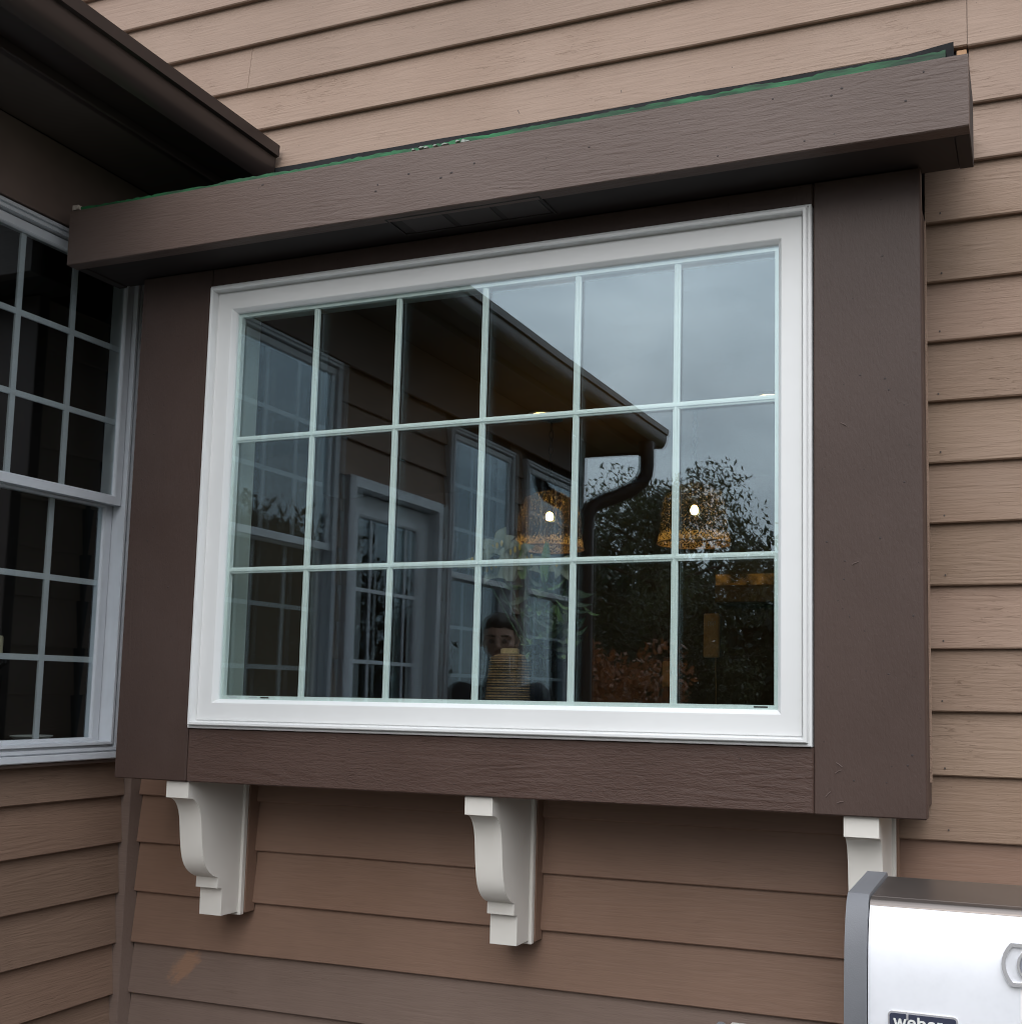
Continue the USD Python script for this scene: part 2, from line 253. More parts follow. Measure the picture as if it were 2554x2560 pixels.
for r in range(-9, 21):
    z0, z1 = rz_(r), rz_(r-1)
    if z0 < -1.49: break
    if r <= -1:
        cuts = {-1: [.022, 2.541, XR], -2: [.022, .299, 3.6, XR], -3: [.022, 2.9, XR], -4: [.022, 1.75, XR]}.get(r, [.022, 2.0+.37*(r % 3), XR])
    elif r == 0: cuts = [.022, 2.545, XR]
    elif r in (1, 2): cuts = [2.5470, XR]
    elif r <= 12: cuts = [2.4347, XR]
    elif r == 13: cuts = [.022, XR]
    else: cuts = [.022, XR]
    if z0 > 1.75: cuts = [-5.0]+cuts[1:]
    segs = list(zip(cuts[:-1], cuts[1:]))
    for i, (a, b) in enumerate(segs):
        if r <= 2: mat = siding_faded[(r*3+i*2) % 5]
        elif r <= 12: mat = siding_mid[r*2 % 5]
        elif r <= 16: mat = siding_new[r % 4]
        else: mat = siding_old[0] if r == 17 else siding_old[1]
        if r == 13:
            part(back, 'siding_board', board(a, 2.236, z0, z1, WALL, r*.37), mat); part(back, 'siding_board', board(2.2375, b, z0, z1, WALL, r*.37), siding_mid[1]); continue
        if 13 < r <= 16 and b > 4:
            part(back, 'siding_board', board(a, 2.72, z0, z1, WALL, r*.37), mat); part(back, 'siding_board', board(2.7215, b, z0, z1, WALL, r*.37), siding_mid[r % 3]); continue
        part(back, 'siding_board', board(a, b-(.0015 if i < len(segs)-1 else 0), z0, z1, WALL, r*.37+i), mat)
    if r in range(3, 13): part(back, 'siding_board', board(.022, .19, z0, z1, WALL, r), siding_new[0])
part(back, 'corner_strip', bx(-.018, .0205, -.0362, .016, -1.49, 1.34, .002), siding_old[1])
# wall body behind the boards, with the bay's opening left free
part(back, 'sheathing', cat_([bx(-.1, .26, .0205, .14, -1.52, 3.1), bx(2.40, XR, .0205, .14, -1.52, 3.1), bx(.26, 2.40, .0205, .14, -1.52, -.06), bx(.26, 2.40, .0205, .14, 1.17, 3.1), bx(-5.0, -.1, .0205, .14, 1.6, 3.1)]), felt_black)
# black felt behind the roof of the bay, its upper edge curling at the right end
xs = np.linspace(.10, 2.512, 60); V = []; F = []
for i, x in enumerate(xs):
    t = 1.6535+.006*meshkit.noise([x*6, 0, 0], 3)-.004+(0.006*max(0, (x-2.36)/.15))
    yb = -.002-.010*meshkit.noise([x*5, 2, 0], 5)-(0.012*max(0, (x-2.40)/.11))
    V += [(x, .008, 1.40), (x, .006, 1.60), (x, yb, t)]
for i in range(len(xs)-1):
    for k in range(2): a = i*3+k; F += [(a, a+3, a+4), (a, a+4, a+1)]
part(back, 'felt_strip', trimesh.Trimesh(V, F, process=False), felt_black)
part(back, 'bare_wood_block', bx(2.518, 2.543, -.004, .012, 1.616, 1.642, .002), bare_wood)
# old nail heads left on the boards right of the bay
nail = plain('nail_head', (.075, .055, .048), 0.6)
for r in range(3, 14):
    part(back, 'nail_head', trimesh.creation.cylinder(0.0024, 0.003, sections=10, transform=trimesh.transformations.compose_matrix(translate=[2.4385+.03+.006*math.sin(r*5), .0015, rz_(r)+.022+.004*math.sin(r*3)], angles=[math.pi/2, 0, 0])), nail)
# short dark scratches and patched cracks on the faded boards
for (x, z, dx, dz) in [(1.2765, 1.706, .018, -.034), (1.602, 1.708, .003, -.026), (1.925, 1.717, .012, -.032), (.757, 2.080, .055, -.004)]:
    zz = z; r = 0 if z < 1.80 else -2
    d = .0005+.0165*(zz-rz_(r))/.1527-.0016
    part(back, 'scratch_mark', hull([(x, d, zz), (x+.002, d, zz), (x+dx, d+.001*(dz/.03), zz+dz), (x+dx+.0015, d+.001*(dz/.03), zz+dz), (x, d+.002, zz), (x+dx, d+.002, zz+dz)]), nail)

wing = thing('wing_wall', 'brown lap siding wall of the side wing with white windows and door, meeting the boxed window', 'wall')
for r in range(0, 21):
    z0, z1 = rz_(r), rz_(r-1)
    if z0 < -1.49: break
    if z1 > 1.48: continue
    if z1 <= -.19: spans = [(.037, 1.60), (2.40, 4.10)]
    elif z0 >= 1.345: spans = [(.037, 4.10)]
    elif z0 > .885: spans = [(.037, .098), (1.535, 2.435), (3.155, 3.295), (4.025, 4.10)]
    else: spans = [(.037, .098), (1.535, 1.60), (2.38, 2.435), (3.155, 3.295), (4.025, 4.10)]
    if z0 < -.2 < z1: spans = [(.037, 1.60), (2.40, 4.10)]; z1 = min(z1, -.232)
    for a, b in spans: part(wing, 'siding_board', board(a, b, z0, z1, WING, r*.53), siding_wing[r % 3])
part(wing, 'frieze_board', bx(.0, .018, -4.10, -.02, 1.352, 1.583, .002), trim_wing)
part(wing, 'corner_board', bx(-.09, .016, -4.135, -4.102, -1.5, 1.583, .003), trim_wing)
part(wing, 'end_wall', bx(-5.0, -.09, -4.12, -4.0, -1.52, 1.6), siding_wing[0])
part(wing, 'window_apron', bx(.001, .017, -1.60, -.037, -.232, -.2195, .003), trim_wing)
SH = lambda a, b, z0, z1: bx(-.14, -.0205, -b, -a, z0, z1)
part(wing, 'sheathing', cat_([SH(-.02, .11, -1.52, 1.6), SH(.11, 1.52, -1.52, -.19), SH(1.52, 1.67, -1.52, 1.6), SH(.11, 1.52, 1.335, 1.6), SH(1.67, 2.35, .88, 1.6), SH(2.35, 2.45, -1.52, 1.6), SH(2.45, 3.14, -1.52, -.19), SH(2.45, 3.14, 1.3, 1.6), SH(3.14, 3.31, -1.52, 1.6), SH(3.31, 4.01, -1.52, -.19), SH(3.31, 4.01, 1.3, 1.6), SH(4.01, 4.12, -1.52, 1.6)]), felt_black)

# ------------------------------------------------------------------ bay window
D = -.2925
bay = thing('bay_window', 'large white gridded picture window boxed out from the siding in dark brown trim', 'window')
part(bay, 'post_board', bx(.205, .4585, D, -.2525, -.2600, 1.2070, .003), trim_smooth)
part(bay, 'post_board', bx(2.2065, 2.4510, D, -.2525, -.2615, 1.2070, .003), trim_smooth)
part(bay, 'apron_board', bx(.4600, 2.2050, D+.0015, -.2525, -.2605, -.1135, .003), trim_rough)
part(bay, 'head_board', bx(.4600, 2.2050, D+.001, -.2525, 1.1540, 1.2070, .003), trim_smooth)
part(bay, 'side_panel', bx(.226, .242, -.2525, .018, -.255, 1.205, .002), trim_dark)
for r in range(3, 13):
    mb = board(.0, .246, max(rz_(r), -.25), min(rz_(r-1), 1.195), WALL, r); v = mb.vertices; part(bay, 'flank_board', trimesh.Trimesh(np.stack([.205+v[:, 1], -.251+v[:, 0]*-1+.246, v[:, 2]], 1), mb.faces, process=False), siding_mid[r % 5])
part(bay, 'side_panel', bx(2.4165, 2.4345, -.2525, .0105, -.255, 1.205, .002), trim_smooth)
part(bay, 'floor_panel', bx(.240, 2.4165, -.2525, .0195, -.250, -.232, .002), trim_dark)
part(bay, 'caulk_bead', tube([(2.4365, -.030, z) for z in np.linspace(-.20, 1.19, 30)], .0035, 6), siding_mid[0])
seat_white = plain('seat_white', (.55, .56, .52), 0.5, var=0.03)
part(bay, 'seat_board', bx(.262, 2.395, -.250, .20, -.075, -.052, .003), plain('seat_dark', (.05, .04, .035), 0.4))
part(bay, 'jamb_lining', bx(.520, .536, -.250, -.165, -.052, 1.085, .002), grille_mat)
part(bay, 'jamb_lining', bx(2.137, 2.153, -.250, -.165, -.052, 1.085, .002), grille_mat)
part(bay, 'jamb_lining', bx(.520, 2.153, -.250, -.165, 1.085, 1.100, .002), grille_mat)
part(bay, 'inner_lining', cat_([bx(.500, .518, -.164, .19, -.052, 1.10), bx(2.155, 2.17, -.164, .19, -.052, 1.10), bx(.500, 2.17, -.164, .19, 1.1015, 1.115)]), room_mat)
# outer frame, proud of the sash
fr = part(bay, 'window_frame', ring(.4605, 2.2025, -.1125, 1.1530, [(0, -.252), (0, -.2975), (.0025, -.2995), (.0055, -.2995), (.0060, -.2965), (.0085, -.2965), (.0090, -.3085), (.011, -.3105), (.0165, -.3105), (.0185, -.3080), (.0200, -.2900), (.0225, -.2860), (.0225, -.252)]), vinyl)
sash = part(bay, 'sash', ring(.4840, 2.1790, -.0905, 1.1305, [(0, -.254), (0, -.2890), (.0015, -.2905), (.0480, -.2905), (.0500, -.2890), (.0570, -.2790), (.0590, -.2740), (.0590, -.254)]), vinyl)
GX0, GX1, GZ0, GZ1 = .5425, 2.1205, -.0320, 1.0720
part(bay, 'spacer_bar', ring(.5400, 2.1230, -.0345, 1.0745, [(0, -.2545), (0, -.2685), (.0130, -.2685), (.0130, -.2545)]), grille_mat)
part(bay, 'glass_pane', bx(.5385, 2.1245, -.2738, -.2698, -.0360, 1.0760), pane_glass)
part(bay, 'inner_pane', bx(.5405, 2.1225, -.2520, -.2500, -.0340, 1.0740), pane_glass_inner)
def bar(c, w, d0, d1, vertical, a, b):
    prof = [(-w/2, (d0+d1)/2), (-w/2, d0+.0035), (-w*.22, d0+.0022), (-w*.18, d0), (w*.18, d0), (w*.22, d0+.0022), (w/2, d0+.0035), (w/2, (d0+d1)/2), (w/2, d1), (-w/2, d1)]
    if vertical: return extr([(c+x, y) for x, y in prof], 'z', a, b)
    return extr([(y, c+x) for x, y in prof], 'x', a, b)
for c in (.8050, 1.0700, 1.3330, 1.5980, 1.8640): part(bay, 'muntin', bar(c, .0165, -.2665, -.2565, True, -.0215, 1.0615), grille_mat)
for c in (.7030, .3285): part(bay, 'muntin', bar(c, .0165, -.2675, -.2570, False, .5530, 2.1100), grille_mat)
for (x, z) in ((1.333, .3285), (1.333, .7030)): part(bay, 'grid_pin', trimesh.creation.icosphere(2, .0032).apply_translation([x, -.2680, z-.001]), grille_mat)
for (a, b) in ((.575, .600), (.640, .668), (.678, .706), (2.062, 2.095)): part(bay, 'weep_clip', bx(a, b, -.2690, -.2672, -.0275, -.0240), vinyl_dull if a < .65 else trim_dark)

dimple = plain('dimple_dark', (.03, .02, .018), 0.7); wire = plain('staple_wire', (.12, .085, .075), 0.5)
rd = np.random.default_rng(31)
for (x0, x1, z0, z1, n) in ((2.23, 2.43, -.24, 1.15, 17), (.23, .44, -.24, 1.1, 7), (.5, 2.18, -.24, -.13, 7)):
    for k in range(n):
        x, z = rd.uniform(x0, x1), rd.uniform(z0, z1); part(bay, 'nail_dimple', trimesh.creation.icosphere(1, 1.0).apply_scale([rd.uniform(.0018, .0032), .0008, rd.uniform(.0016, .0028)]).apply_translation([x, D+(.0012 if n == 7 and x1 > 2 else 0), z]), dimple)
for (x, z, a) in ((2.2600, -.165, .5), (2.2625, -.150, -.6), (2.2640, -.232, .3), (2.238, -.215, .8), (2.300, .30, .4), (2.275, .62, -.5)):
    part(bay, 'staple', tube([(x-.008*math.cos(a), D-.0006, z-.008*math.sin(a)), (x, D-.0012, z+.001), (x+.008*math.cos(a), D-.0006, z+.008*math.sin(a))], .0010, 5), wire)
# ---- roof of the bay
hood = thing('bay_roof', 'shallow brown roof box with wide fascia board over the picture window', 'roof')
FZ0, FZ1, HY = 1.2077, 1.3715, -.4475
xs = np.linspace(.0705, 2.5665, 40); V = []; F = []
for x in xs:
    e = .0012*meshkit.noise([x*14, 1, 0], 9); e2 = .0012*meshkit.noise([x*12, 5, 0], 8)
    V += [(x, HY, FZ0+.002+e), (x, HY, FZ1-.002-e2), (x, HY+.003, FZ1-e2), (x, -.4105, FZ1), (x, -.4105, FZ0), (x, HY+.003, FZ0+e)]
for i in range(len(xs)-1):
    for k in range(6): a, b = i*6+k, i*6+(k+1) % 6; F += [(a, a+6, b+6), (a, b+6, b)]
for k in range(1, 5): F += [(0, k, k+1), ((len(xs)-1)*6, (len(xs)-1)*6+k+1, (len(xs)-1)*6+k)]
fm = trimesh.Trimesh(V, F, process=False)
if fm.volume < 0: fm.invert()
part(hood, 'fascia_board', fm, trim_fascia)
for k in range(15):
    x, z = rd.uniform(.2, 2.5), rd.uniform(FZ0+.02, FZ1-.02); part(hood, 'nail_dimple', trimesh.creation.icosphere(1, 1.0).apply_scale([rd.uniform(.002, .005), .0009, rd.uniform(.0018, .003)]).apply_translation([x, HY, z]), dimple)
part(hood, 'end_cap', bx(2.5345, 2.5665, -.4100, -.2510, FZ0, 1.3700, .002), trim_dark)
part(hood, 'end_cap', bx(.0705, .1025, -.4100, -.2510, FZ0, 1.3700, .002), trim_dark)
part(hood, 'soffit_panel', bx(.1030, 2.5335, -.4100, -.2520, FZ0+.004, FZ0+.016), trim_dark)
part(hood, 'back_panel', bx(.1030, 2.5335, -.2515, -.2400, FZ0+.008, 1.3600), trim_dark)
vent = part(hood, 'soffit_vent', ring(1.120, 1.560, 0, .106, [(0, .0), (0, -.0035), (.006, -.0035), (.006, .0)]).apply_transform(np.array([[1, 0, 0, 0], [0, 0, 1, -.428], [0, 1, 0, FZ0+.0035], [0, 0, 0, 1.0]])), trim_dark)
vent_mat = plain('vent_screen', (.040, .030, .027), 0.6, bump=0.5, bs=400)
for i in range(3): part(vent, 'vent_screen', bx(1.158+.135*i, 1.158+.118+.135*i, -.422, -.330, FZ0+.0022, FZ0+.0036), vent_mat)
part(hood, 'roof_deck', extr([(HY+.030, FZ1+.0005), (.0, 1.405), (.0, 1.420), (HY+.030, FZ1+.006)], 'x', .085, 2.552), felt_black)
xs = np.linspace(.098, 2.520, 420); V = []; F = []
for i, x in enumerate(xs):
    t = .0065+.0065*min(1, max(0, (x-.4)/1.8))+.007*(meshkit.fbm([x*14, 0, 0], 5, 2)-.5)+.0035*(meshkit.noise([x*95, 0, 0], 6)-.5)
    yb = HY+.006+.006*meshkit.noise([x*11, 3, 0], 4)
    V += [(x, yb, FZ1-.002), (x, yb+.002, FZ1+.004+t), (x, yb+.012, FZ1+.008+t), (x, -.30, FZ1+.018), (x, -.30, FZ1+.010)]
for i in range(len(xs)-1):
    for k in range(5): a, b = i*5+k, i*5+(k+1) % 5; F += [(a, a+5, b+5), (a, b+5, b)]
part(hood, 'green_underlay', trimesh.Trimesh(V, F, process=False), green_fibre, label='green fibrous underlay showing along the top of the fascia')
rr_ = np.random.default_rng(4)
for k in range(9):
    x = rr_.uniform(1.12, 1.36); w = rr_.uniform(.006, .022); z = FZ1+rr_.uniform(0, .006); part(hood, 'pale_residue', hull([(x, HY+.004, z), (x+w, HY+.004, z+.0012), (x+w*.4, HY+.003, z+.003+.002*rr_.random()), (x, HY+.012, z), (x+w, HY+.012, z+.0012), (x+w*.4, HY+.012, z+.004)]), residue)
part(hood, 'end_tab', hull([(.074, -.444, 1.374), (.100, -.446, 1.374), (.074, -.444, 1.389), (.098, -.446, 1.387), (.074, -.41, 1.374), (.100, -.41, 1.374), (.074, -.41, 1.388), (.098, -.41, 1.386)]), pale_tab)

# ------------------------------------------------------------------ corbel brackets
BZ0 = -.2625
prof = [(-.050, BZ0), (-.279, BZ0), (-.279, -.3075), (-.272, -.3085)]
def bez(p0, p1, p2, p3, n=12):
    t = np.linspace(0, 1, n)[:, None]; p0, p1, p2, p3 = map(np.array, (p0, p1, p2, p3)); return ((1-t)**3*p0+3*(1-t)**2*t*p1+3*(1-t)*t*t*p2+t**3*p3)
prof += [tuple(q) for q in bez((-.266, -.3095), (-.238, -.316), (-.225, -.345), (-.221, -.385))][0:]
prof += [tuple(q) for q in bez((-.219, -.400), (-.2105, -.47), (-.208, -.515), (-.150, -.5405))]
prof += [(-.1415, -.5430), (-.1415, -.5735), (-.1225, -.5770), (-.1215, -.6540), (-.050, -.6540)]
b0 = thing('corbel_bracket', 'white scrolled corbel nearest the inside corner, under the left end of the window box', 'bracket', (.422, 0, BZ0), group='white scrolled corbels under the window box')
def bracket(t, x):
    core = extr(prof, 'x', x-.0385, x+.0385)
    part(t, 'corbel', core, corbel_white, smooth=35)
    part(t, 'back_plate', bx(x-.047, x+.047, -.0495, -.0335, -.6640, BZ0, .0015), corbel_white)
    part(t, 'backing_block', bx(x-.050, x+.050, -.0330, .010, -.6600, BZ0, .001), siding_new[0])
bracket(b0, .422)
copy_of(b0, 'corbel_bracket', (1.3630, 0, BZ0), 'white scrolled corbel under the middle of the window box', 'bracket', 'white scrolled corbels under the window box')
copy_of(b0, 'corbel_bracket', (2.3080, 0, BZ0), 'white corbel behind the silver grill, its foot hidden by the lid', 'bracket', 'white scrolled corbels under the window box')

# ------------------------------------------------------------------ double-hung windows of the wing
def dh_window(u0, u1, label, zt=1.345, zb=-.198):
    t = thing('double_hung_window', label, 'window', (0, -(u0+u1)/2, zb)); W = WING
    f = part(t, 'frame', ring(u0, u1, zb, zt, [(0, .02), (0, -.018), (.004, -.022), (.012, -.022), (.014, -.015), (.020, -.015), (.022, -.024), (.029, -.024), (.031, -.004), (.034, .075), (.02, .075)], W), vinyl_dull)
    part(f, 'sill', mapped(bx(u0-.004, u1+.004, -.030, .01, zb-.022, zb-.001, .003), W), vinyl_dull)
    a, b = u0+.0345, u1-.0345; mid = .574
    def sash(z0, z1, d, nm, cols=3):
        s = part(t, nm, ring(a, b, z0, z1, [(0, d+.024), (0, d), (.024, d-.0015), (.027, d+.001), (.030, d+.007), (.030, d+.024)], W), vinyl_dull)
        g0, g1, y0, y1 = a+.028, b-.028, z0+.028, z1-.028
        part(t, 'glass_pane', mapped(bx(g0-.002, g1+.002, d+.008, d+.010, y0-.002, y1+.002), W), wing_glass)
        for k in range(1, cols): c = g0+(g1-g0)*k/cols; part(s, 'muntin', mapped(bx(c-.0085, c+.0085, d+.012, d+.019, y0, y1), W), vinyl_dull)
        for k in (1, 2): c = y0+(y1-y0)*k/3; part(s, 'muntin', mapped(bx(g0, g1, d+.0125, d+.0185, c-.0085, c+.0085), W), vinyl_dull)
        return s
    sash(mid-.016, zt-.036, -.010, 'upper_sash'); sash(zb+.012, mid+.006, .022, 'lower_sash')
    for k in (1, 2):
        c = a+.028+(b-a-.056)*k/3; part(t, 'sash_lock', mapped(bx(c-.02, c+.016, .030, .050, mid+.0065, mid+.0165, .004), W), vinyl_dull)
    return t
dh_window(.100, .780, 'white double hung window in the side wing, right beside the boxed window')
dh_window(.830, 1.530, 'white double hung window between the near wing window and the door, seen mirrored in the glass')
dh_window(2.440, 3.150, 'white double hung window just past the glazed door, seen mirrored in the glass', 1.305)
dh_window(3.300, 4.020, 'white double hung window nearest the downspout, seen mirrored in the glass', 1.305)
part(wing, 'mullion_cover', bx(-.01, .016, -.8295, -.7805, -.198, 1.345, .003), vinyl_dull)
# faint pencilled smudge on the near window's bottom rail
smudge = plain('smudge_grey', (.33, .34, .37), 0.6)
txt = meshkit.text_mesh('shwd', 0.0135, 0.0006); v = txt.vertices; txt = trimesh.Trimesh(np.stack([.0 - .0245 + v[:, 2]+.002, v[:, 0]*1.0-.505, v[:, 1]-.178], 1), txt.faces, process=False)
nearwin = stage.GetPrimAtPath('/World/double_hung_window')
part(UsdGeom.Xform(nearwin), 'pencil_mark', txt, smudge)

# ------------------------------------------------------------------ glazed door in the wing
door = thing('patio_door', 'white patio door with a gridded glass panel, seen mirrored in the picture window', 'door', (0, -2.0, -1.5))
W = WING
part(door, 'frame', ring(1.610, 2.380, -1.56, .894, [(0, .03), (0, -.02), (.01, -.024), (.045, -.024), (.05, -.01), (.052, .09), (.02, .09)], W), vinyl_dull)
part(door, 'door_slab', ring(1.664, 2.326, -1.48, .838, [(0, .065), (0, .03), (.085, .03), (.095, .036), (.10, .065)], W), vinyl_dull)
part(door, 'glass_pane', mapped(bx(1.76, 2.23, .046, .050, -1.385, .740), W), pane_glass)
for c in (1.868, 2.15): part(door, 'muntin', mapped(bx(c-.008, c+.008, .038, .044, -1.385, .740), W), vinyl_dull)
for c in (.43, .118, -.20, -.51, -.82, -1.13): part(door, 'muntin', mapped(bx(1.76, 2.23, .0375, .0435, c-.008, c+.008), W), vinyl_dull)
part(door, 'handle', tube([(.0, -2.29, -.55), (.055, -2.29, -.55), (.055, -2.20, -.55)], .010, 10), plain('handle_metal', (.4, .38, .35), 0.3, 1.0), smooth=40)

# ------------------------------------------------------------------ eave, gutter and downspout of the wing
eave = thing('wing_roof', 'dark brown overhanging eave of the wing in the upper left corner', 'roof')
part(eave, 'soffit', bx(.019, .272, -4.50, -.012, 1.585, 1.597), plain('soffit_brown', (.075, .058, .048), 0.65, var=0.12, vs=3))
part(eave, 'fascia', bx(.273, .298, -4.50, -.012, 1.572, 1.720, .002), gutter_mat)
part(eave, 'soffit', bx(-5.0, .272, -4.50, -4.137, 1.5855, 1.5975), trim_dark)
part(eave, 'fascia', bx(-5.0, .298, -4.526, -4.501, 1.572, 1.720, .002), gutter_mat)
part(eave, 'roof_slab', extr([(.34, 1.735), (-5.2, 3.55), (-5.2, 3.62), (.34, 1.760)], 'y', -4.56, .012), roof_mat)
gut = thing('gutter', 'dark brown rain gutter along the wing eave, ending above the fascia board', 'gutter', (.37, -2.2, 1.6))
gp = [(.300, 1.722), (.300, 1.600), (.404, 1.600)] + [tuple(q) for q in bez((.404, 1.600), (.425, 1.615), (.436, 1.640), (.435, 1.682), 10)][1:] + [(.447, 1.686), (.4485, 1.722), (.440, 1.7245), (.432, 1.722), (.432, 1.7165), (.4405, 1.717), (.441, 1.690), (.430, 1.684)] + [tuple(q) for q in bez((.430, 1.684), (.431, 1.645), (.42, 1.618), (.402, 1.604), 10)][1:] + [(.304, 1.604), (.304, 1.722)]
part(gut, 'trough', extr(gp, 'y', -4.50, -.018), gutter_mat, smooth=35)
endp = [(.300, 1.722), (.300, 1.600), (.404, 1.600)] + [tuple(q) for q in bez((.404, 1.600), (.425, 1.615), (.436, 1.640), (.435, 1.682), 10)][1:] + [(.447, 1.686), (.4485, 1.722)]
part(gut, 'end_cap', extr(endp, 'y', -.0175, -.012), gutter_mat); part(gut, 'end_cap', extr(endp, 'y', -4.506, -4.5005), gutter_mat)
dsp = [(.37, -4.30, 1.598), (.37, -4.30, 1.46), (.365, -4.295, 1.40), (.34, -4.28, 1.345), (.29, -4.25, 1.295), (.20, -4.20, 1.245), (.12, -4.145, 1.205), (.075, -4.105, 1.165), (.058, -4.085, 1.10), (.055, -4.08, 1.02), (.055, -4.08, -1.35)]
part(gut, 'downspout', tube(dsp, .050, 14), gutter_mat, smooth=40)
for z in (.6, -.6): part(gut, 'strap', bx(.017, .096, -4.122, -4.04, z, z+.025, .002), gutter_mat)

# ------------------------------------------------------------------ dining room behind the picture window
part_room = lambda n, m, mt: single(n, m, mt, kind='structure')
part_room('interior_floor', bx(-1.6, XR-.2, .14, 4.2, -1.40, -1.36), floor_mat)
part_room('interior_ceiling', bx(-1.6, XR-.2, .14, 4.2, 1.25, 1.30), room_mat)
iw = thing('interior_wall', 'dim back wall of the room behind the glass', 'wall')
part(iw, 'wall_panel', bx(-1.6, XR-.2, 3.30, 3.36, -1.36, 1.25), room_mat)
part(iw, 'wall_panel', bx(-1.65, -1.60, .14, 3.36, -1.36, 1.25), room_mat); part(iw, 'wall_panel', bx(XR-.25, XR-.2, .14, 3.36, -1.36, 1.25), room_mat)
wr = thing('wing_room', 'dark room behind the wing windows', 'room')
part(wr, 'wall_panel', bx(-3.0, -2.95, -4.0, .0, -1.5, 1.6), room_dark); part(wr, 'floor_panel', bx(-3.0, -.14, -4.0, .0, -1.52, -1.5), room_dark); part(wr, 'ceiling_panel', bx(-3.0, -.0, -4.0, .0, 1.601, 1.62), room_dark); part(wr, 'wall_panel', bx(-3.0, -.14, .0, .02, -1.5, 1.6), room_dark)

warm = (1.0, .62, .22)
bulb_mat = emit('bulb_glow', (1.0, .58, .18), 190.0)
down_mat = emit('downlight_glow', (1.0, .66, .24), 7.0)
seeded = M('seeded_glass', {'g': ('geometry', {}), 'v': ('noise_texture', {'scale': 150.0, 'detail': 2.0, 'roughness': 0.7}), 'sx': ('separate_xyz', {}), 'zz': ('map_range', {'from_min': 0.670, 'from_max': 0.695, 'to_min': 0.13, 'to_max': 0.0, 'clamp': True}), 'ad': ('math', {'math_type': 'add'}), 'r': ('rgb_ramp', {'ramp': [(0.635, (0.0,)*3), (0.70, (.75,)*3)]}), 't': ('transparent_bsdf', {'color': (.98, .96, .93)}),
    'tl': ('translucent_bsdf', {'color': (.98, .80, .45)}), 'd': ('principled_bsdf', {'base_color': (.8, .6, .35), 'roughness': 0.2}), 'a': ('mix_closure', {'fac': 0.4}), 'x': ('mix_closure', {})},
    [('g.position', 'v.vector'), ('g.position', 'sx.vector'), ('sx.z', 'zz.value'), ('v.fac', 'ad.value1'), ('zz.result', 'ad.value2'), ('ad.value', 'r.fac'), ('r.color', 'x.fac'), ('tl.BSDF', 'a.closure1'), ('d.BSDF', 'a.closure2'), ('t.BSDF', 'x.closure1'), ('a.closure', 'x.closure2')], surface='x.closure')
bronze = plain('dark_bronze', (.03, .024, .02), 0.4, 0.7)
pend = thing('pendant_lamp', 'lit pendant lamp with bell of seeded glass, hanging behind the bouquet', 'lamp', (.640, 1.700, .64), group='lit seeded glass pendants in the room')
def pendant(t, x, y, z0):
    def L(p, n=40): return lathe(p, (x, y, z0), n)
    outer = [(.158, .0), (.157, .006), (.152, .035), (.147, .080), (.141, .140), (.133, .190), (.114, .225), (.080, .246), (.045, .258), (.030, .262)]
    inner = [(r-.004, z) for r, z in outer[::-1]]
    part(t, 'shade', L(outer+inner+[outer[0]]), seeded, smooth=True)
    part(t, 'rim', L([(.159, -.003), (.162, .0), (.159, .004), (.154, .002), (.159, -.003)]), plain('rim_amber', (.35, .22, .10), 0.3), smooth=True)
    part(t, 'socket', L([(0, .25), (.022, .25), (.026, .275), (.022, .32), (.0, .325)], 20), bronze, smooth=True)
    part(t, 'bulb', L([(0, .128), (.008, .129), (.0145, .136), (.0165, .147), (.0135, .158), (.007, .166), (0, .167)], 20), bulb_mat, smooth=True)
    part(t, 'bulb_holder', L([(0, .168), (.008, .168), (.010, .18), (.012, .25), (0, .25)], 16), bronze, smooth=True)
    links = []
    for k in range(int((1.235-z0-.33)/.036)):
        a = np.linspace(0, 2*math.pi, 13); zc = z0+.342+.036*k
        p = np.stack([.010*np.cos(a), .0*a, .022*np.sin(a)], 1) if k % 2 else np.stack([.0*a, .010*np.cos(a), .022*np.sin(a)], 1)
        links.append(tube(p+np.array([x, y, zc]), .0026, 5))
    part(t, 'chain', cat_(links), bronze)
    part(t, 'canopy', lathe([(0, 1.225), (.05, 1.228), (.06, 1.249), (0, 1.249)], (x, y, 0), 24), bronze, smooth=30)
pendant(pend, .640, 1.700, .640)
copy_of(pend, 'pendant_lamp', (1.3180, 1.700, .640), 'lit pendant lamp showing through the mirrored birch leaves', 'lamp', 'lit seeded glass pendants in the room')
for i, (x, lab) in enumerate(((.616, 'glowing ceiling downlight just left of the pendant chain, above the grid bar'), (1.654, 'glowing ceiling downlight at the far right above the grid bar'))):
    dl = thing('ceiling_downlight', lab, 'light', (x, 1.66, 1.25))
    part(dl, 'trim_ring', lathe([(.050, 1.2485), (.050, 1.2445), (.068, 1.2445), (.068, 1.2485), (.050, 1.2485)], (x, 1.66, 0), 28), vinyl_dull); part(dl, 'lens', lathe([(0, 1.2480), (.0495, 1.2480), (.0495, 1.2460), (0, 1.2460)], (x, 1.66, 0), 28), down_mat)
tan = plain('tan_paper', (.66, .44, .20), 0.7, var=0.1, vs=20)
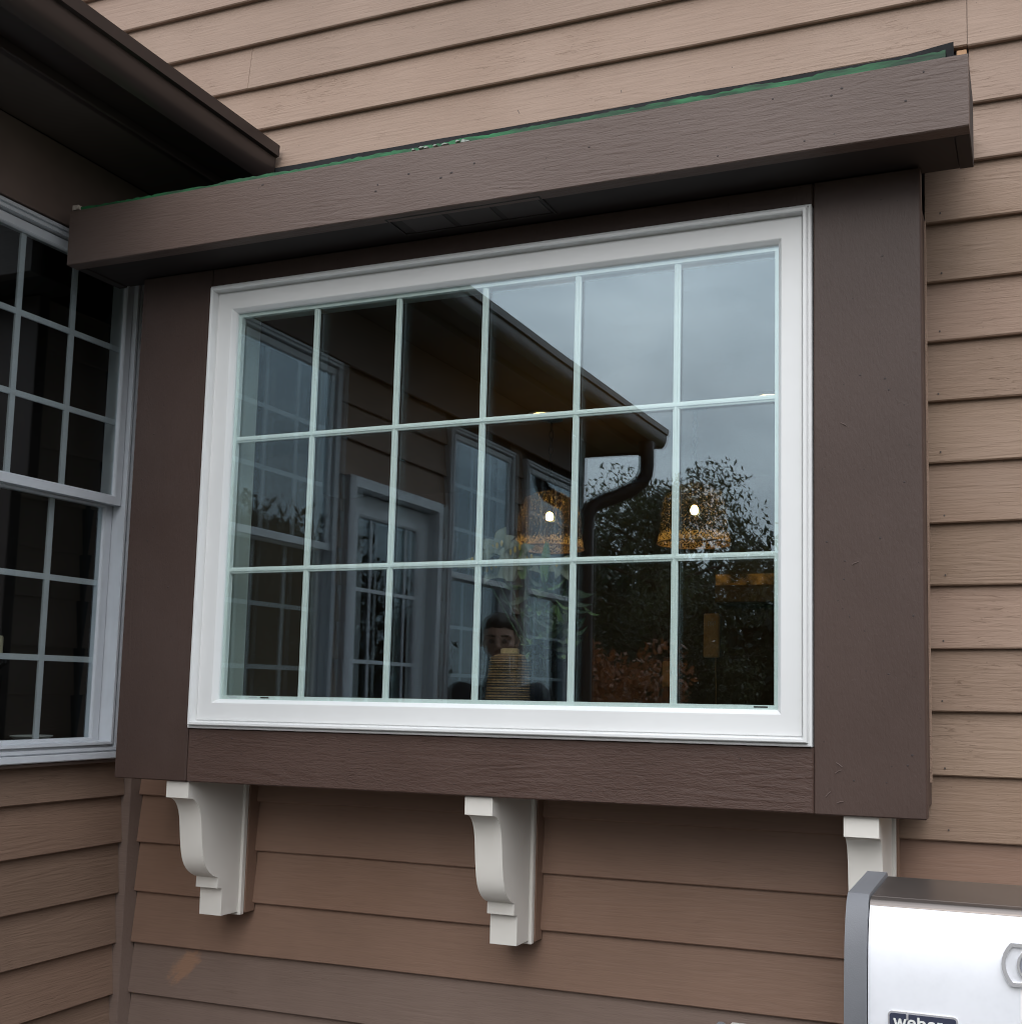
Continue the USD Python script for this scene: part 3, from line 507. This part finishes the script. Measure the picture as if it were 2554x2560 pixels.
def plaque(x0, x1, z0, z1, label, scribble):
    t = thing('wall_plaque', label, 'plaque', ((x0+x1)/2, 3.27, z0), group='tan plaques on the back wall')
    part(t, 'board', bx(x0, x1, 3.262, 3.298, z0, z1, .006), tan)
    if scribble:
        ms = [tube([(x0+.028+.016*k, 3.260, z1-.072), (x0+.030+.016*k, 3.259, z1-.048), (x0+.037+.016*k, 3.259, z1-.044), (x0+.041+.016*k, 3.260, z1-.055), (x0+.036+.016*k, 3.260, z1-.066)], .0018, 6) for k in range(3)]
        part(t, 'scribble', cat_(ms), plain('scribble_pale', (.6, .58, .5), 0.6))
        part(t, 'cord', tube([(x0+.072, 3.27, z0), (x0+.071, 3.272, z0-.07), (x0+.073, 3.275, z0-.16), (x0+.072, 3.28, z0-.26)], .002, 5), tan)
plaque(.905, .995, .212, .462, 'tan upright plaque with a pale squiggle and a cord below it', True)
plaque(.660, .712, .045, .190, 'small tan plaque half hidden by a grid bar', False)
cab = thing('lit_shelf_box', 'brown wooden wall box with amber light on the wall above painted as a glowing strip', 'shelf', (1.17, 3.2, .52))
part(cab, 'box_body', bx(1.005, 1.360, 3.14, 3.298, .515, .610, .004), plain('box_brown', (.16, .088, .036), 0.5)); part(cab, 'painted_wall_glow', bx(1.005, 1.360, 3.150, 3.296, .6105, .672, .004), M('amber_wall_glow', {'g': ('geometry', {}), 'n': ('noise_texture', {'scale': 9.0, 'detail': 3.0}), 'r': ('rgb_ramp', {'ramp': [(.38, (.02, .008, .001)), (.66, (.30, .13, .025))]}), 'e': ('emission', {'strength': 0.75})}, [('g.position', 'n.vector'), ('n.fac', 'r.fac'), ('r.color', 'e.color')], surface='e.emission'))  # emission paints in the warmly lit wall above the box, no lamp there

# woven jar, glass vase and bouquet on the window seat
weave = M('woven_cane', {'tc': ('geometry', {}), 'w': ('wave_texture', {'wave_type': 'bands', 'bands_direction': 'z', 'scale': 42.0, 'distortion': 1.2, 'detail': 2.0, 'detail_scale': 6.0}), 'n': ('noise_texture', {'scale': 90.0, 'detail': 2.0}), 'm': ('math', {'math_type': 'multiply_add', 'value2': 0.6, 'value3': -0.3}), 'a': ('math', {'math_type': 'add'}),
    'r': ('rgb_ramp', {'ramp': [(0.30, (.02, .013, .008)), (0.45, (.19, .105, .042)), (0.9, (.34, .20, .09))]}), 'b': ('bump', {'strength': 0.8, 'distance': 0.003}), 'p': ('principled_bsdf', {'roughness': 0.55})},
    [('tc.position', 'w.vector'), ('tc.position', 'n.vector'), ('n.fac', 'm.value1'), ('m.value', 'a.value1'), ('w.fac', 'a.value2'), ('a.value', 'r.fac'), ('r.color', 'p.base_color'), ('w.fac', 'b.height'), ('b.normal', 'p.normal')])
jx, jy = 1.300, .005
jar = thing('woven_jar', 'woven tan cane jar with narrow neck standing behind the glass', 'jar', (jx, jy, -.052))
pr = [(0, 0)]
for k in range(27): pr += [(.066-.0105*(k/26.0)**1.6, .004+.0054*k), (.0685-.0105*(k/26.0)**1.6, .0067+.0054*k)]
part(jar, 'body', lathe(pr+[(.030, .158), (.024, .158), (.0, .158)], (jx, jy, -.052), 40), weave)
part(jar, 'neck_ring', lathe([(.0205, .155), (.026, .156), (.026, .171), (.0205, .173), (.0205, .155)], (jx-.001, jy, -.052), 28), plain('cane_light', (.42, .29, .15), 0.5, var=0.4, vs=160), smooth=30)
vx, vy = 1.395, .045
vase = thing('glass_vase', 'clear glass cylinder vase holding the bouquet, beside the woven jar', 'vase', (vx, vy, -.052))
part(vase, 'cylinder', lathe([(0, 0), (.055, 0), (.058, .004), (.058, .20), (.055, .20), (.055, .010), (0, .010)], (vx, vy, -.052), 36), clear_glass, smooth=30)
part(vase, 'water', lathe([(0, .012), (.054, .012), (.054, .11), (0, .11)], (vx, vy, -.052), 30), plain('vase_water', (.03, .035, .03), 0.05, var=0.1))
bq = thing('lily_bouquet', 'bouquet of pale lilies and green leaves in the glass vase', 'bouquet', (vx, vy, .1))
lily = M('lily_petal', {'p': ('principled_bsdf', {'base_color': (.26, .27, .21), 'roughness': 0.5}), 't': ('translucent_bsdf', {'color': (.22, .24, .16)}), 'x': ('mix_closure', {'fac': 0.3})}, [('p.BSDF', 'x.closure1'), ('t.BSDF', 'x.closure2')], surface='x.closure')
lilyg = plain('lily_bud_green', (.10, .16, .05), 0.5, var=0.15, vs=40)
leafg = plain('leaf_green', (.028, .048, .022), 0.5, var=0.3, vs=40)
yellow = plain('anther_yellow', (.42, .28, .05), 0.6)
def blade(base, tip, w, bend=(0, 0, 0), nrm=(0, -1, 0), n=8, cup=.25):
    base, tip, bend, nrm = map(np.array, (base, tip, bend, nrm)); base = base.astype(float); V = []; F = []
    ax = tip-base; side = np.cross(ax, nrm); side = side/(np.linalg.norm(side)+1e-9); out = np.cross(side, ax); out = out/(np.linalg.norm(out)+1e-9)
    for i in range(n+1):
        s = i/n; c = base+ax*s+bend*math.sin(math.pi*s)*1.0; ww = w*math.sin(math.pi*min(1, .08+.92*s)**.8)**.9+.0004
        V += [c-side*ww+out*cup*ww, c, c+side*ww+out*cup*ww]
    for i in range(n):
        for k in range(2): a = i*3+k; F += [(a, a+1, a+4), (a, a+4, a+3)]
    return trimesh.Trimesh(V, F, process=False)
r2 = np.random.default_rng(11)
for (x, z, s, up_) in ((1.205, .350, .060, .35), (1.262, .385, .075, .55), (1.318, .372, .065, .3), (1.350, .345, .060, .25), (1.455, .335, .055, .2), (1.245, .325, .05, .1)):
    y = .0+.03*r2.random()
    c = np.array([x, y, z])
    part(bq, 'stem', tube([(vx+(x-vx)*.05, vy, .0), (vx+(x-vx)*.4, vy-.01, .14), (x, y+.004, z-.01)], .0028, 6), leafg)
    for k in range(5):
        a = 2*math.pi*k/5+r2.random(); d = np.array([math.cos(a), -.35+.25*math.sin(a), up_+.6*math.sin(a)]); d /= np.linalg.norm(d)
        part(bq, 'petal', blade(c, c+d*s*(.85+.3*r2.random()), s*.24, bend=np.array([0, -.3*s, .16*s]), nrm=(0.2, -1, .3)), lily, smooth=True)
    for k in range(3): part(bq, 'anther', trimesh.creation.icosphere(1, .006).apply_scale([.7, .7, 1.6]).apply_translation(c+np.array([.014*(k-1), -.035, .018+.006*k])), yellow)
for (x, z, h, w, g) in ((1.190, .33, .105, .013, lily), (1.335, .335, .105, .015, lilyg), (1.402, .325, .115, .013, lilyg), (1.296, .33, .10, .022, lily)):
    part(bq, 'bud', blade((x, .0, z-.02), (x+.004, -.005, z-.02+h), w, nrm=(0, -1, 0), cup=.5), g, smooth=True)
    part(bq, 'bud', blade((x, .0, z-.02), (x+.004, .006, z-.02+h), w*.95, nrm=(0, 1, 0), cup=.5), g, smooth=True)
for k in range(150):
    a = r2.random()*2*math.pi; e = r2.uniform(-.5, .7); L = r2.uniform(.035, .085); b = np.array([vx+r2.uniform(-.10, .10), vy+r2.uniform(-.05, .02), r2.uniform(.10, .31)])
    if b[0] < 1.36 and b[2] < .23: b[0] += .09
    part(bq, 'leaf', blade(b, b+L*np.array([math.cos(a), -.3*abs(math.sin(a)), e]), r2.uniform(.003, .008), bend=(0, 0, -.010), nrm=(0, -1, .4)), leafg if k % 4 else lilyg, smooth=True)

# candlestick and dish behind the near wing window
cx_, cy_ = -.155, -.418
cs = thing('candlestick', 'glossy black turned candlestick with a cream candle behind the near wing window', 'candlestick', (cx_, cy_, -.19))
part(cs, 'body', lathe([(0, 0), (.056, 0), (.060, .006), (.050, .014), (.036, .020), (.038, .040), (.036, .062), (.026, .076), (.018, .082), (.022, .090), (.029, .115), (.034, .185), (.035, .215), (.022, .226), (.036, .240), (.048, .250), (.050, .262), (.047, .268), (0, .268)], (cx_, cy_, -.19), 36), plain('black_gloss', (.012, .012, .013), 0.12), smooth=40)
part(cs, 'candle', lathe([(0, .268), (.032, .268), (.032, .325), (.029, .330), (0, .326)], (cx_, cy_, -.19), 30), plain('candle_cream', (.58, .52, .36), 0.5), smooth=40)
dish = single('pale_dish', lathe([(0, 0), (.03, 0), (.055, .016), (.058, .018), (.056, .020), (.030, .005), (0, .005)], (-.135, -.275, -.170), 32), plain('dish_white', (.62, .64, .62), 0.25), 'pale round dish just inside the near wing window', 'dish', smooth=40)
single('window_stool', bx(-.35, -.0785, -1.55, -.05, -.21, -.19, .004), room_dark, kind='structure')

# ------------------------------------------------------------------ gas grill
steel = M('brushed_steel', {'g': ('geometry', {}), 'm': ('mapping', {'scale': (.02, 1, 1)}), 'n': ('noise_texture', {'scale': 300.0, 'detail': 3.0}), 'b': ('bump', {'strength': 0.02, 'distance': 0.001}), 'sm': ('noise_texture', {'scale': 14.0, 'detail': 5.0, 'roughness': 0.7}), 'sr': ('rgb_ramp', {'ramp': [(0.30, (.77, .78, .82)), (0.60, (.79, .80, .84))]}), 'rr': ('map_range', {'from_min': 0.3, 'from_max': 0.7, 'to_min': 0.33, 'to_max': 0.40, 'clamp': True}), 'vs': ('voronoi_texture', {'scale': 22.0}), 'vr': ('rgb_ramp', {'ramp': [(0.025, (.55,)*3), (0.05, (1.0,)*3)]}), 'vm': ('mix_color', {'blend_type': 'multiply', 'fac': 0.7}), 'p': ('principled_bsdf', {'metallic': 0.25})},
    [('g.position', 'm.vector'), ('m.vector', 'n.vector'), ('n.fac', 'b.height'), ('b.normal', 'p.normal'), ('g.position', 'sm.vector'), ('sm.fac', 'sr.fac'), ('sm.fac', 'rr.value'), ('rr.result', 'p.roughness'), ('g.position', 'vs.vector'), ('vs.distance', 'vr.fac'), ('sr.color', 'vm.a'), ('vr.color', 'vm.b'), ('vm.result', 'p.base_color')])
cast = plain('cast_grey', (.17, .175, .19), 0.55, 0.3, var=0.06, bump=0.25, bs=500)
topdark = plain('lid_top_steel', (.16, .14, .13), 0.22, 0.85, var=0.1)
chrome = plain('chrome', (.62, .61, .63), 0.25, 0.7, var=0.03)
blackp = plain('grill_black', (.02, .02, .022), 0.4)
grill = thing('gas_grill', 'silver lidded gas grill in the lower right corner, in front of a corbel', 'grill', (2.68, -.60, -1.5))
LX0, LX1 = 2.4035, 2.956
front = [(-.842, -.350), (-.856, -.378), (-.866, -.415), (-.872, -.47), (-.874, -.53), (-.872, -.60)]
def sheet(prof, x0, x1, th=.004):
    p = np.array(prof); t = np.gradient(p, axis=0); nrm = np.stack([-t[:, 1], t[:, 0]], 1); nrm /= np.linalg.norm(nrm, axis=1, keepdims=True)
    return extr([tuple(q) for q in p]+[tuple(q) for q in (p+nrm*th)[::-1]], 'x', x0, x1)
part(grill, 'lid_front', sheet(front, LX0+.001, LX1-.001, -.004 if False else .004), steel, smooth=40)
part(grill, 'lid_bevel', sheet([(-.825, -.3372), (-.833, -.3385), (-.8395, -.3425), (-.8425, -.3495)], LX0+.001, LX1-.001), topdark, smooth=40)
part(grill, 'lid_top', bx(LX0+.001, LX1-.001, -.8245, -.600, -.342, -.3370, .001), topdark)
part(grill, 'lid_back', bx(LX0+.001, LX1-.001, -.600, -.594, -.60, -.338, .001), blackp)
capp = [(-.868, -.62), (-.884, -.54), (-.882, -.47), (-.876, -.415), (-.866, -.375), (-.852, -.346), (-.836, -.3325), (-.600, -.3300), (-.588, -.335), (-.588, -.62)]
for (x0, x1) in ((2.3665, 2.4030), (LX1, LX1+.0365)): part(grill, 'lid_end_cap', extr(capp, 'x', x0, x1), cast, smooth=25)
# badge
def rrect(x0, x1, z0, z1, r, n=6):
    out = []
    for cx0, cz0, a0 in ((x1-r, z1-r, 0), (x0+r, z1-r, 90), (x0+r, z0+r, 180), (x1-r, z0+r, 270)):
        for k in range(n+1): a = math.radians(a0+90*k/n); out.append((cx0+r*math.cos(a), cz0+r*math.sin(a)))
    return out
bd = part(grill, 'badge_plate', extr(rrect(2.4372, 2.5475, -.560, -.5095, .007), 'y', -.8770, -.8725), chrome)
part(bd, 'badge_field', extr(rrect(2.4398, 2.5449, -.5575, -.5123, .005), 'y', -.8782, -.8771), plain('badge_navy', (.028, .032, .055), 0.35))
for x0, x1 in ((2.4668, 2.4700),): part(bd, 'badge_bar', bx(x0, x1, -.8790, -.8783, -.5215, -.5123), chrome)
tm = meshkit.text_mesh('weber', 0.0185, 0.0012, bold=True); v = tm.vertices.copy(); wdt = v[:, 0].max()-v[:, 0].min()
tm = trimesh.Trimesh(np.stack([2.4460+(v[:, 0]-v[:, 0].min())*.078/wdt, -.8783-v[:, 2], -.5345+v[:, 1]*1.0], 1), tm.faces[:, ::-1], process=False)
part(bd, 'badge_lettering', tm, plain('letter_silver', (.68, .69, .66), 0.35))
part(bd, 'badge_mark', hull([(2.5290, -.8784, -.5260), (2.5335, -.8784, -.5228), (2.5335, -.8784, -.5292), (2.5290, -.8795, -.5260), (2.5335, -.8795, -.5228), (2.5335, -.8795, -.5292)]), plain('letter_silver2', (.68, .69, .66), 0.35))
# thermometer bezel
def bez_outline(o):
    cxg, cz = 2.672, -.4185; h = .0335-o; hw = .057-o; p = []
    for a in np.linspace(-1, 1, 9): p.append((cxg-hw+.014*a*a, cz+h*a))
    for a in np.linspace(1, -1, 9): p.append((cxg+hw-.014*a*a, cz+h*a))
    return p
bzo = Polygon(bez_outline(0)).buffer(-.004).buffer(.004); bzi = Polygon(bez_outline(0)).buffer(-.0075).buffer(.0015)
m = trimesh.creation.extrude_polygon(bzo.difference(bzi), .012, engine='earcut'); v = m.vertices; m = trimesh.Trimesh(np.stack([v[:, 0], -.866-v[:, 2], v[:, 1]], 1), m.faces[:, ::-1], process=False)
bz = part(grill, 'thermometer_bezel', m, chrome, smooth=30)
m = trimesh.creation.extrude_polygon(bzi.buffer(.001), .006, engine='earcut'); v = m.vertices; part(bz, 'bezel_plate', trimesh.Trimesh(np.stack([v[:, 0], -.867-v[:, 2], v[:, 1]], 1), m.faces[:, ::-1], process=False), steel)
g = trimesh.creation.annulus(.0225, .0268, .006); g.apply_transform(trimesh.transformations.compose_matrix(angles=[math.pi/2, 0, 0], translate=[2.665, -.876, -.4185])); part(bz, 'dial_ring', g, chrome)
g = trimesh.creation.cylinder(.0222, .003); g.apply_transform(trimesh.transformations.compose_matrix(angles=[math.pi/2, 0, 0], translate=[2.665, -.875, -.4185])); part(bz, 'dial', g, plain('dial_grey', (.22, .23, .27), 0.4))
part(grill, 'lid_handle', tube([(2.47, -.872, -.592), (2.47, -.925, -.592), (2.89, -.925, -.592), (2.89, -.872, -.592)], .012, 12), chrome, smooth=40)
part(grill, 'firebox', bx(2.38, 2.98, -.862, -.598, -.86, -.621, .012), blackp)
part(grill, 'control_panel', bx(2.36, 3.0, -.905, -.866, -.80, -.655, .01), steel)
for k in range(3):
    g = trimesh.creation.cylinder(.026, .03, sections=24); g.apply_transform(trimesh.transformations.compose_matrix(angles=[math.pi/2, 0, 0], translate=[2.50+.18*k, -.92, -.73])); part(grill, 'knob', g, blackp, smooth=40)
shelfm = plain('shelf_pale', (.55, .52, .50), 0.4, 0.3)
for (x0, x1) in ((2.075, 2.355), (3.005, 3.285)):
    sh = part(grill, 'side_shelf', bx(x0+.035, x1, -.86, -.640, -.652, -.6265, .004), shelfm)
    part(sh, 'shelf_edge', bx(x0, x0+.034, -.865, -.632, -.660, -.628, .012), cast)
part(grill, 'cabinet', bx(2.40, 2.96, -.855, -.60, -1.42, -.865, .01), cast)
for k in range(2): part(grill, 'cabinet_door', bx(2.405+.278*k, 2.677+.278*k, -.869, -.8555, -1.40, -.88, .004), steel)
for x in (2.44, 2.92):
    for y in (-.82, -.64):
        g = trimesh.creation.cylinder(.035, .03, sections=20); g.apply_transform(trimesh.transformations.compose_matrix(angles=[0, math.pi/2, 0], translate=[x, y, -1.463])); part(grill, 'caster', g, blackp, smooth=40)

# ------------------------------------------------------------------ person standing by the wing, seen in the glass
skin = plain('skin', (.36, .21, .15), 0.5, var=0.08, vs=30); hair = plain('hair_dark', (.025, .018, .014), 0.6); cloth = plain('jacket_dark', (.018, .019, .024), 0.85, var=0.2); jeans = plain('trousers_dark', (.02, .022, .035), 0.85, var=0.2)
per = thing('person', 'person in dark clothes standing by the wing, face mirrored above the woven jar', 'person', (.215, -2.62, -1.50), rz=-24.0)
def chain(pairs):
    out = manifold3d.Manifold()
    for (p, r), (q, s) in pairs:
        a = manifold3d.Manifold.sphere(r, 20).translate(list(p)); b = manifold3d.Manifold.sphere(s, 20).translate(list(q)); out = out + manifold3d.Manifold.batch_hull([a, b])
    return out
def organic(man, le=.02, it=12):
    man = man.refine_to_length(le); mm = man.to_mesh(); t = trimesh.Trimesh(mm.vert_properties[:, :3], mm.tri_verts, process=True); trimesh.smoothing.filter_taubin(t, iterations=it); return t
O = np.array([.215, -2.62, -1.50])
HC = O+np.array([0, .0, 1.745])       # head centre
def P(x, y, z): return O+np.array([x, y, z])          # faces +y (the glass)
J = dict(pel=P(0, 0, .96), wst=P(0, 0, 1.10), chs=P(0, .0, 1.35), nk=P(0, -.01, 1.54), ls=P(-.185, -.005, 1.48), rs=P(.185, -.005, 1.48), le=P(-.245, -.03, 1.15), re=P(.245, -.03, 1.15), lw=P(-.235, .06, .91), rw=P(.235, .06, .91), lh=P(-.095, 0, .93), rh=P(.095, 0, .93), lk=P(-.105, .02, .50), rk=P(.105, .02, .50), la=P(-.11, -.02, .09), ra=P(.11, -.02, .09), lt=P(-.13, .15, .035), rt=P(.13, .15, .035))
body = chain([((J['pel']), .135), ((J['wst']), .125)] and [((J['pel'], .14), (J['wst'], .13)), ((J['wst'], .13), (J['chs'], .15)), ((J['chs'], .15), (J['nk'], .075)), ((J['chs'], .13), (J['ls'], .07)), ((J['chs'], .13), (J['rs'], .07)), ((J['ls'], .068), (J['le'], .048)), ((J['rs'], .068), (J['re'], .048)), ((J['le'], .046), (J['lw'], .030)), ((J['re'], .046), (J['rw'], .030)),
    ((J['pel'], .12), (J['lh'], .10)), ((J['pel'], .12), (J['rh'], .10)), ((J['lh'], .098), (J['lk'], .060)), ((J['rh'], .098), (J['rk'], .060)), ((J['lk'], .058), (J['la'], .042)), ((J['rk'], .058), (J['ra'], .042)), ((J['la'], .045), (J['lt'], .033)), ((J['ra'], .045), (J['rt'], .033)), ((J['nk'], .062), (P(0, .01, 1.645), .055))])
def hand(w, sx):
    w = np.array(w); prs = []; pk = w+np.array([0, .015, -.085]); prs.append(((w, .024), (pk, .026))); prs.append(((w+np.array([0, -.02, -.02]), .018), (pk+np.array([0, -.024, 0]), .016)))
    for k, L in enumerate((.070, .080, .075, .058)):
        b = pk+np.array([0, .030-.020*k, -.012]); m1 = b+np.array([sx*.004, .004, -L*.5]); e = m1+np.array([-sx*.012, .002, -L*.45]); prs += [((b, .0095), (m1, .0085)), ((m1, .0085), (e, .0070))]
    tb = w+np.array([0, .03, -.035]); tm_ = tb+np.array([-sx*.012, .025, -.03]); te = tm_+np.array([-sx*.006, .006, -.03]); prs += [((tb, .013), (tm_, .0105)), ((tm_, .0105), (te, .0085))]
    return chain(prs)
part(per, 'body', organic(body, .03, 10), cloth, smooth=True)
part(per, 'trousers', organic(chain([((J['pel'], .146), (J['pel']+np.array([0, 0, -.02]), .146)), ((J['lh'], .112), (J['lk'], .074)), ((J['rh'], .112), (J['rk'], .074)), ((J['lk'], .072), (J['la'], .062)), ((J['rk'], .072), (J['ra'], .062)), ((J['pel'], .13), (J['lh'], .112)), ((J['pel'], .13), (J['rh'], .112))]), .03, 8), jeans, smooth=True)
for w, sx in ((J['lw'], -1), (J['rw'], 1)): part(per, 'hand', organic(hand(w, sx), .004, 4), skin, smooth=True)
head = chain([((HC+np.array([0, -.015, .035]), .088), (HC+np.array([0, .012, -.01]), .078)), ((HC+np.array([0, .012, -.01]), .072), (HC+np.array([0, .045, -.085]), .038)), ((HC+np.array([0, .088, .012]), .012), (HC+np.array([0, .112, -.032]), .014)), ((HC+np.array([-.016, .092, -.036]), .009), (HC+np.array([.016, .092, -.036]), .009)), ((HC+np.array([-.055, .062, .018]), .014), (HC+np.array([.055, .062, .018]), .014)),
    ((HC+np.array([-.05, .052, -.022]), .020), (HC+np.array([-.03, .060, -.03]), .018)), ((HC+np.array([.05, .052, -.022]), .020), (HC+np.array([.03, .060, -.03]), .018)), ((HC+np.array([-.086, -.01, -.02]), .010), (HC+np.array([-.090, -.015, .015]), .014)), ((HC+np.array([.086, -.01, -.02]), .010), (HC+np.array([.090, -.015, .015]), .014)), ((HC+np.array([0, -.01, -.06]), .055), (HC+np.array([0, -.02, -.16]), .055))])
hp = part(per, 'head', organic(head, .007, 6), skin, smooth=True)
for sx in (-1, 1): part(hp, 'eye', trimesh.creation.icosphere(2, .012).apply_translation(HC+np.array([sx*.031, .089, -.004])), hair, smooth=True)
for sx in (-1, 1): part(hp, 'eyebrow', hull([tuple(HC+np.array([sx*x, y, z])) for x, y, z in ((.014, .084, .016), (.050, .074, .020), (.014, .103, .024), (.050, .088, .028), (.030, .103, .029))]), hair)
part(hp, 'mouth', trimesh.creation.icosphere(2, 1.0).apply_scale([.024, .006, .006]).apply_translation(HC+np.array([0, .090, -.070])), plain('lip', (.24, .10, .09), .5), smooth=True)
part(hp, 'hair', organic(chain([((HC+np.array([0, -.030, .058]), .092), (HC+np.array([0, -.045, .0]), .088)), ((HC+np.array([-.045, .025, .085]), .038), (HC+np.array([.045, .025, .085]), .038)), ((HC+np.array([0, .035, .085]), .040), (HC+np.array([0, -.03, .06]), .088)), ((HC+np.array([-.078, .015, .045]), .020), (HC+np.array([-.080, -.01, .0]), .018)), ((HC+np.array([.078, .015, .045]), .020), (HC+np.array([.080, -.01, .0]), .018)), ((HC+np.array([0, -.01, .085]), .040), (HC+np.array([0, -.04, .06]), .080))]), .015, 4), hair, smooth=True)

# ------------------------------------------------------------------ trees and shrubs that the glass mirrors
def leafmat(name, col):
    c = np.array(col); return M(name, {'g': ('geometry', {}), 'o': ('noise_texture', {'scale': 1.3, 'detail': 3.0}), 'r': ('rgb_ramp', {'ramp': [(.3, tuple(c*.6)), (.7, tuple(c*1.3))]}), 'p': ('principled_bsdf', {'roughness': 0.6}), 't': ('translucent_bsdf', {}), 'x': ('mix_closure', {'fac': 0.25})},
        [('g.position', 'o.vector'), ('o.fac', 'r.fac'), ('r.color', 'p.base_color'), ('r.color', 't.color'), ('p.BSDF', 'x.closure1'), ('t.BSDF', 'x.closure2')], surface='x.closure')
bark = plain('bark', (.09, .07, .055), 0.9, var=0.3, vs=8, bump=0.8, bs=30)
birch_leaf = leafmat('birch_leaf', (.06, .065, .03)); dark_leaf = leafmat('dark_leaf', (.022, .032, .018)); rust_leaf = leafmat('rust_leaf', (.20, .070, .025)); fir_leaf = leafmat('fir_leaf', (.02, .035, .02))
def leaves(centres, radii, n, size, r, elong=1.8, shell=.5):
    k = r.integers(0, len(centres), n); d = r.normal(size=(n, 3)); d /= np.linalg.norm(d, axis=1, keepdims=True); q = np.asarray(centres)[k]+d*(np.asarray(radii)[k]*(shell+(1-shell)*r.random((n, 1))**.5))
    a = r.normal(size=(n, 3)); a /= np.linalg.norm(a, axis=1, keepdims=True); a[:, 2] -= .5; b = np.cross(a, r.normal(size=(n, 3))); b /= np.linalg.norm(b, axis=1, keepdims=True); s = size*r.uniform(.6, 1.3, (n, 1))
    V = np.stack([q-a*s*elong*.5, q+b*s*.4, q+a*s*elong*.5, q-b*s*.4], 1).reshape(-1, 3); i = np.arange(n)*4
    return trimesh.Trimesh(V, np.concatenate([np.stack([i, i+1, i+2], 1), np.stack([i, i+2, i+3], 1)]), process=False)
def tree(name, label, loc, h, crown_r, mat, n, size, seed, group=None, base=.35, nb=26, elong=1.8, cl=.30, cat='tree'):
    r = np.random.default_rng(seed); t = thing(name, label, cat, loc, group); limbs = []; cs_ = []; rs_ = []
    x, y, z = loc
    limbs.append(tube([(x, y, z), (x+.05*h*.2, y, z+h*.3), (x+.02*h, y+.03*h*.3, z+h*.65), (x, y, z+h*.95)], [h*.022, h*.018, h*.011, h*.003], 9))
    for k in range(nb):
        f = base+(1-base)*(k+.5)/nb; a = k*2.4+r.random(); rr = crown_r*math.sin(math.pi*(.12+.80*((f-base)/(1-base))))**.8*r.uniform(.65, 1.1); b = np.array([x+.01*h, y, z+h*f*.92]); e = np.array([x+rr*math.cos(a), y+rr*math.sin(a), z+h*f+.12*rr])
        limbs.append(tube([b, (b+e)/2+np.array([0, 0, .05*rr]), e], [h*.007, h*.004, h*.0015], 5))
        for s in (.45, .72, 1.0): cs_.append(b+(e-b)*s+r.normal(size=3)*.08*crown_r); rs_.append(np.array([1, 1, .8])*cl*crown_r*r.uniform(.6, 1.1))
    part(t, 'trunk', cat_(limbs), bark); part(t, 'crown', leaves(cs_, rs_, n, size, r, elong, .2), mat); return t
tree('birch_tree', 'airy small-leaved birch beyond the wing corner, mirrored in the right-hand panes', (-1.95, -11.2, -1.58), 4.25, 1.95, birch_leaf, 34000, .036, 5, base=.26, nb=40, cl=.25)
dk = tree('dark_tree', 'dark broad tree low behind the birch, mirrored at the lower right', (-.5, -14.0, -1.58), 3.2, 2.2, dark_leaf, 24000, .085, 8, group='dark trees round the yard', base=.08, nb=30, cl=.46)
copy_of(dk, 'dark_tree', (-3.9, -15.0, -1.58), 'dark broad tree behind the birch trunk, mirrored low between the downspout and grid bar', 'tree', 'dark trees round the yard', 70, (1, 1, 1.1))
copy_of(dk, 'dark_tree', (7.5, -6.0, -1.58), 'dark tree across the yard, mirrored twice in the wing window', 'tree', 'dark trees round the yard', 140, (.9, .9, 1.0))
copy_of(dk, 'dark_tree', (10.0, -13.5, -1.58), 'dark tree at the far side of the yard, mirrored in the patio door glass', 'tree', 'dark trees round the yard', 210, (1, 1, 1.25))
r = np.random.default_rng(21)
bush = thing('rusty_shrub', 'rounded rust-orange shrub mirrored low between two grid bars', 'shrub', (-1.55, -8.3, -1.58))
cs_ = [(-1.50+r.normal()*.36, -8.3+r.normal()*.3, -.42+.60*math.sin(k)) for k in range(26)]
part(bush, 'foliage', leaves(cs_, [np.array([.34, .34, .38])]*26, 7000, .05, r, 1.5, .4), rust_leaf)
part(bush, 'stem', cat_([tube([(-1.55, -8.3, -1.58), ((-1.55+c[0])/2, (-8.3+c[1])/2, -1.0), c], [.02, .014, .006], 5) for c in cs_[:9]]), bark)
fence = thing('board_fence', 'weathered board fence across the yard, mirrored low in the wing window', 'fence', (11.5, -8, -1.58), rz=0)
fwood = plain('fence_wood', (.17, .135, .10), 0.85, var=0.25, vs=4)
for k in range(70): part(fence, 'fence_board', bx(11.5, 11.52, -17+.22*k, -17+.22*k+.205, -1.56, .15+.01*math.sin(k*7)), fwood)
for z in (-1.2, -.2): part(fence, 'rail', bx(11.521, 11.56, -17, -1.6, z, z+.08), fwood)
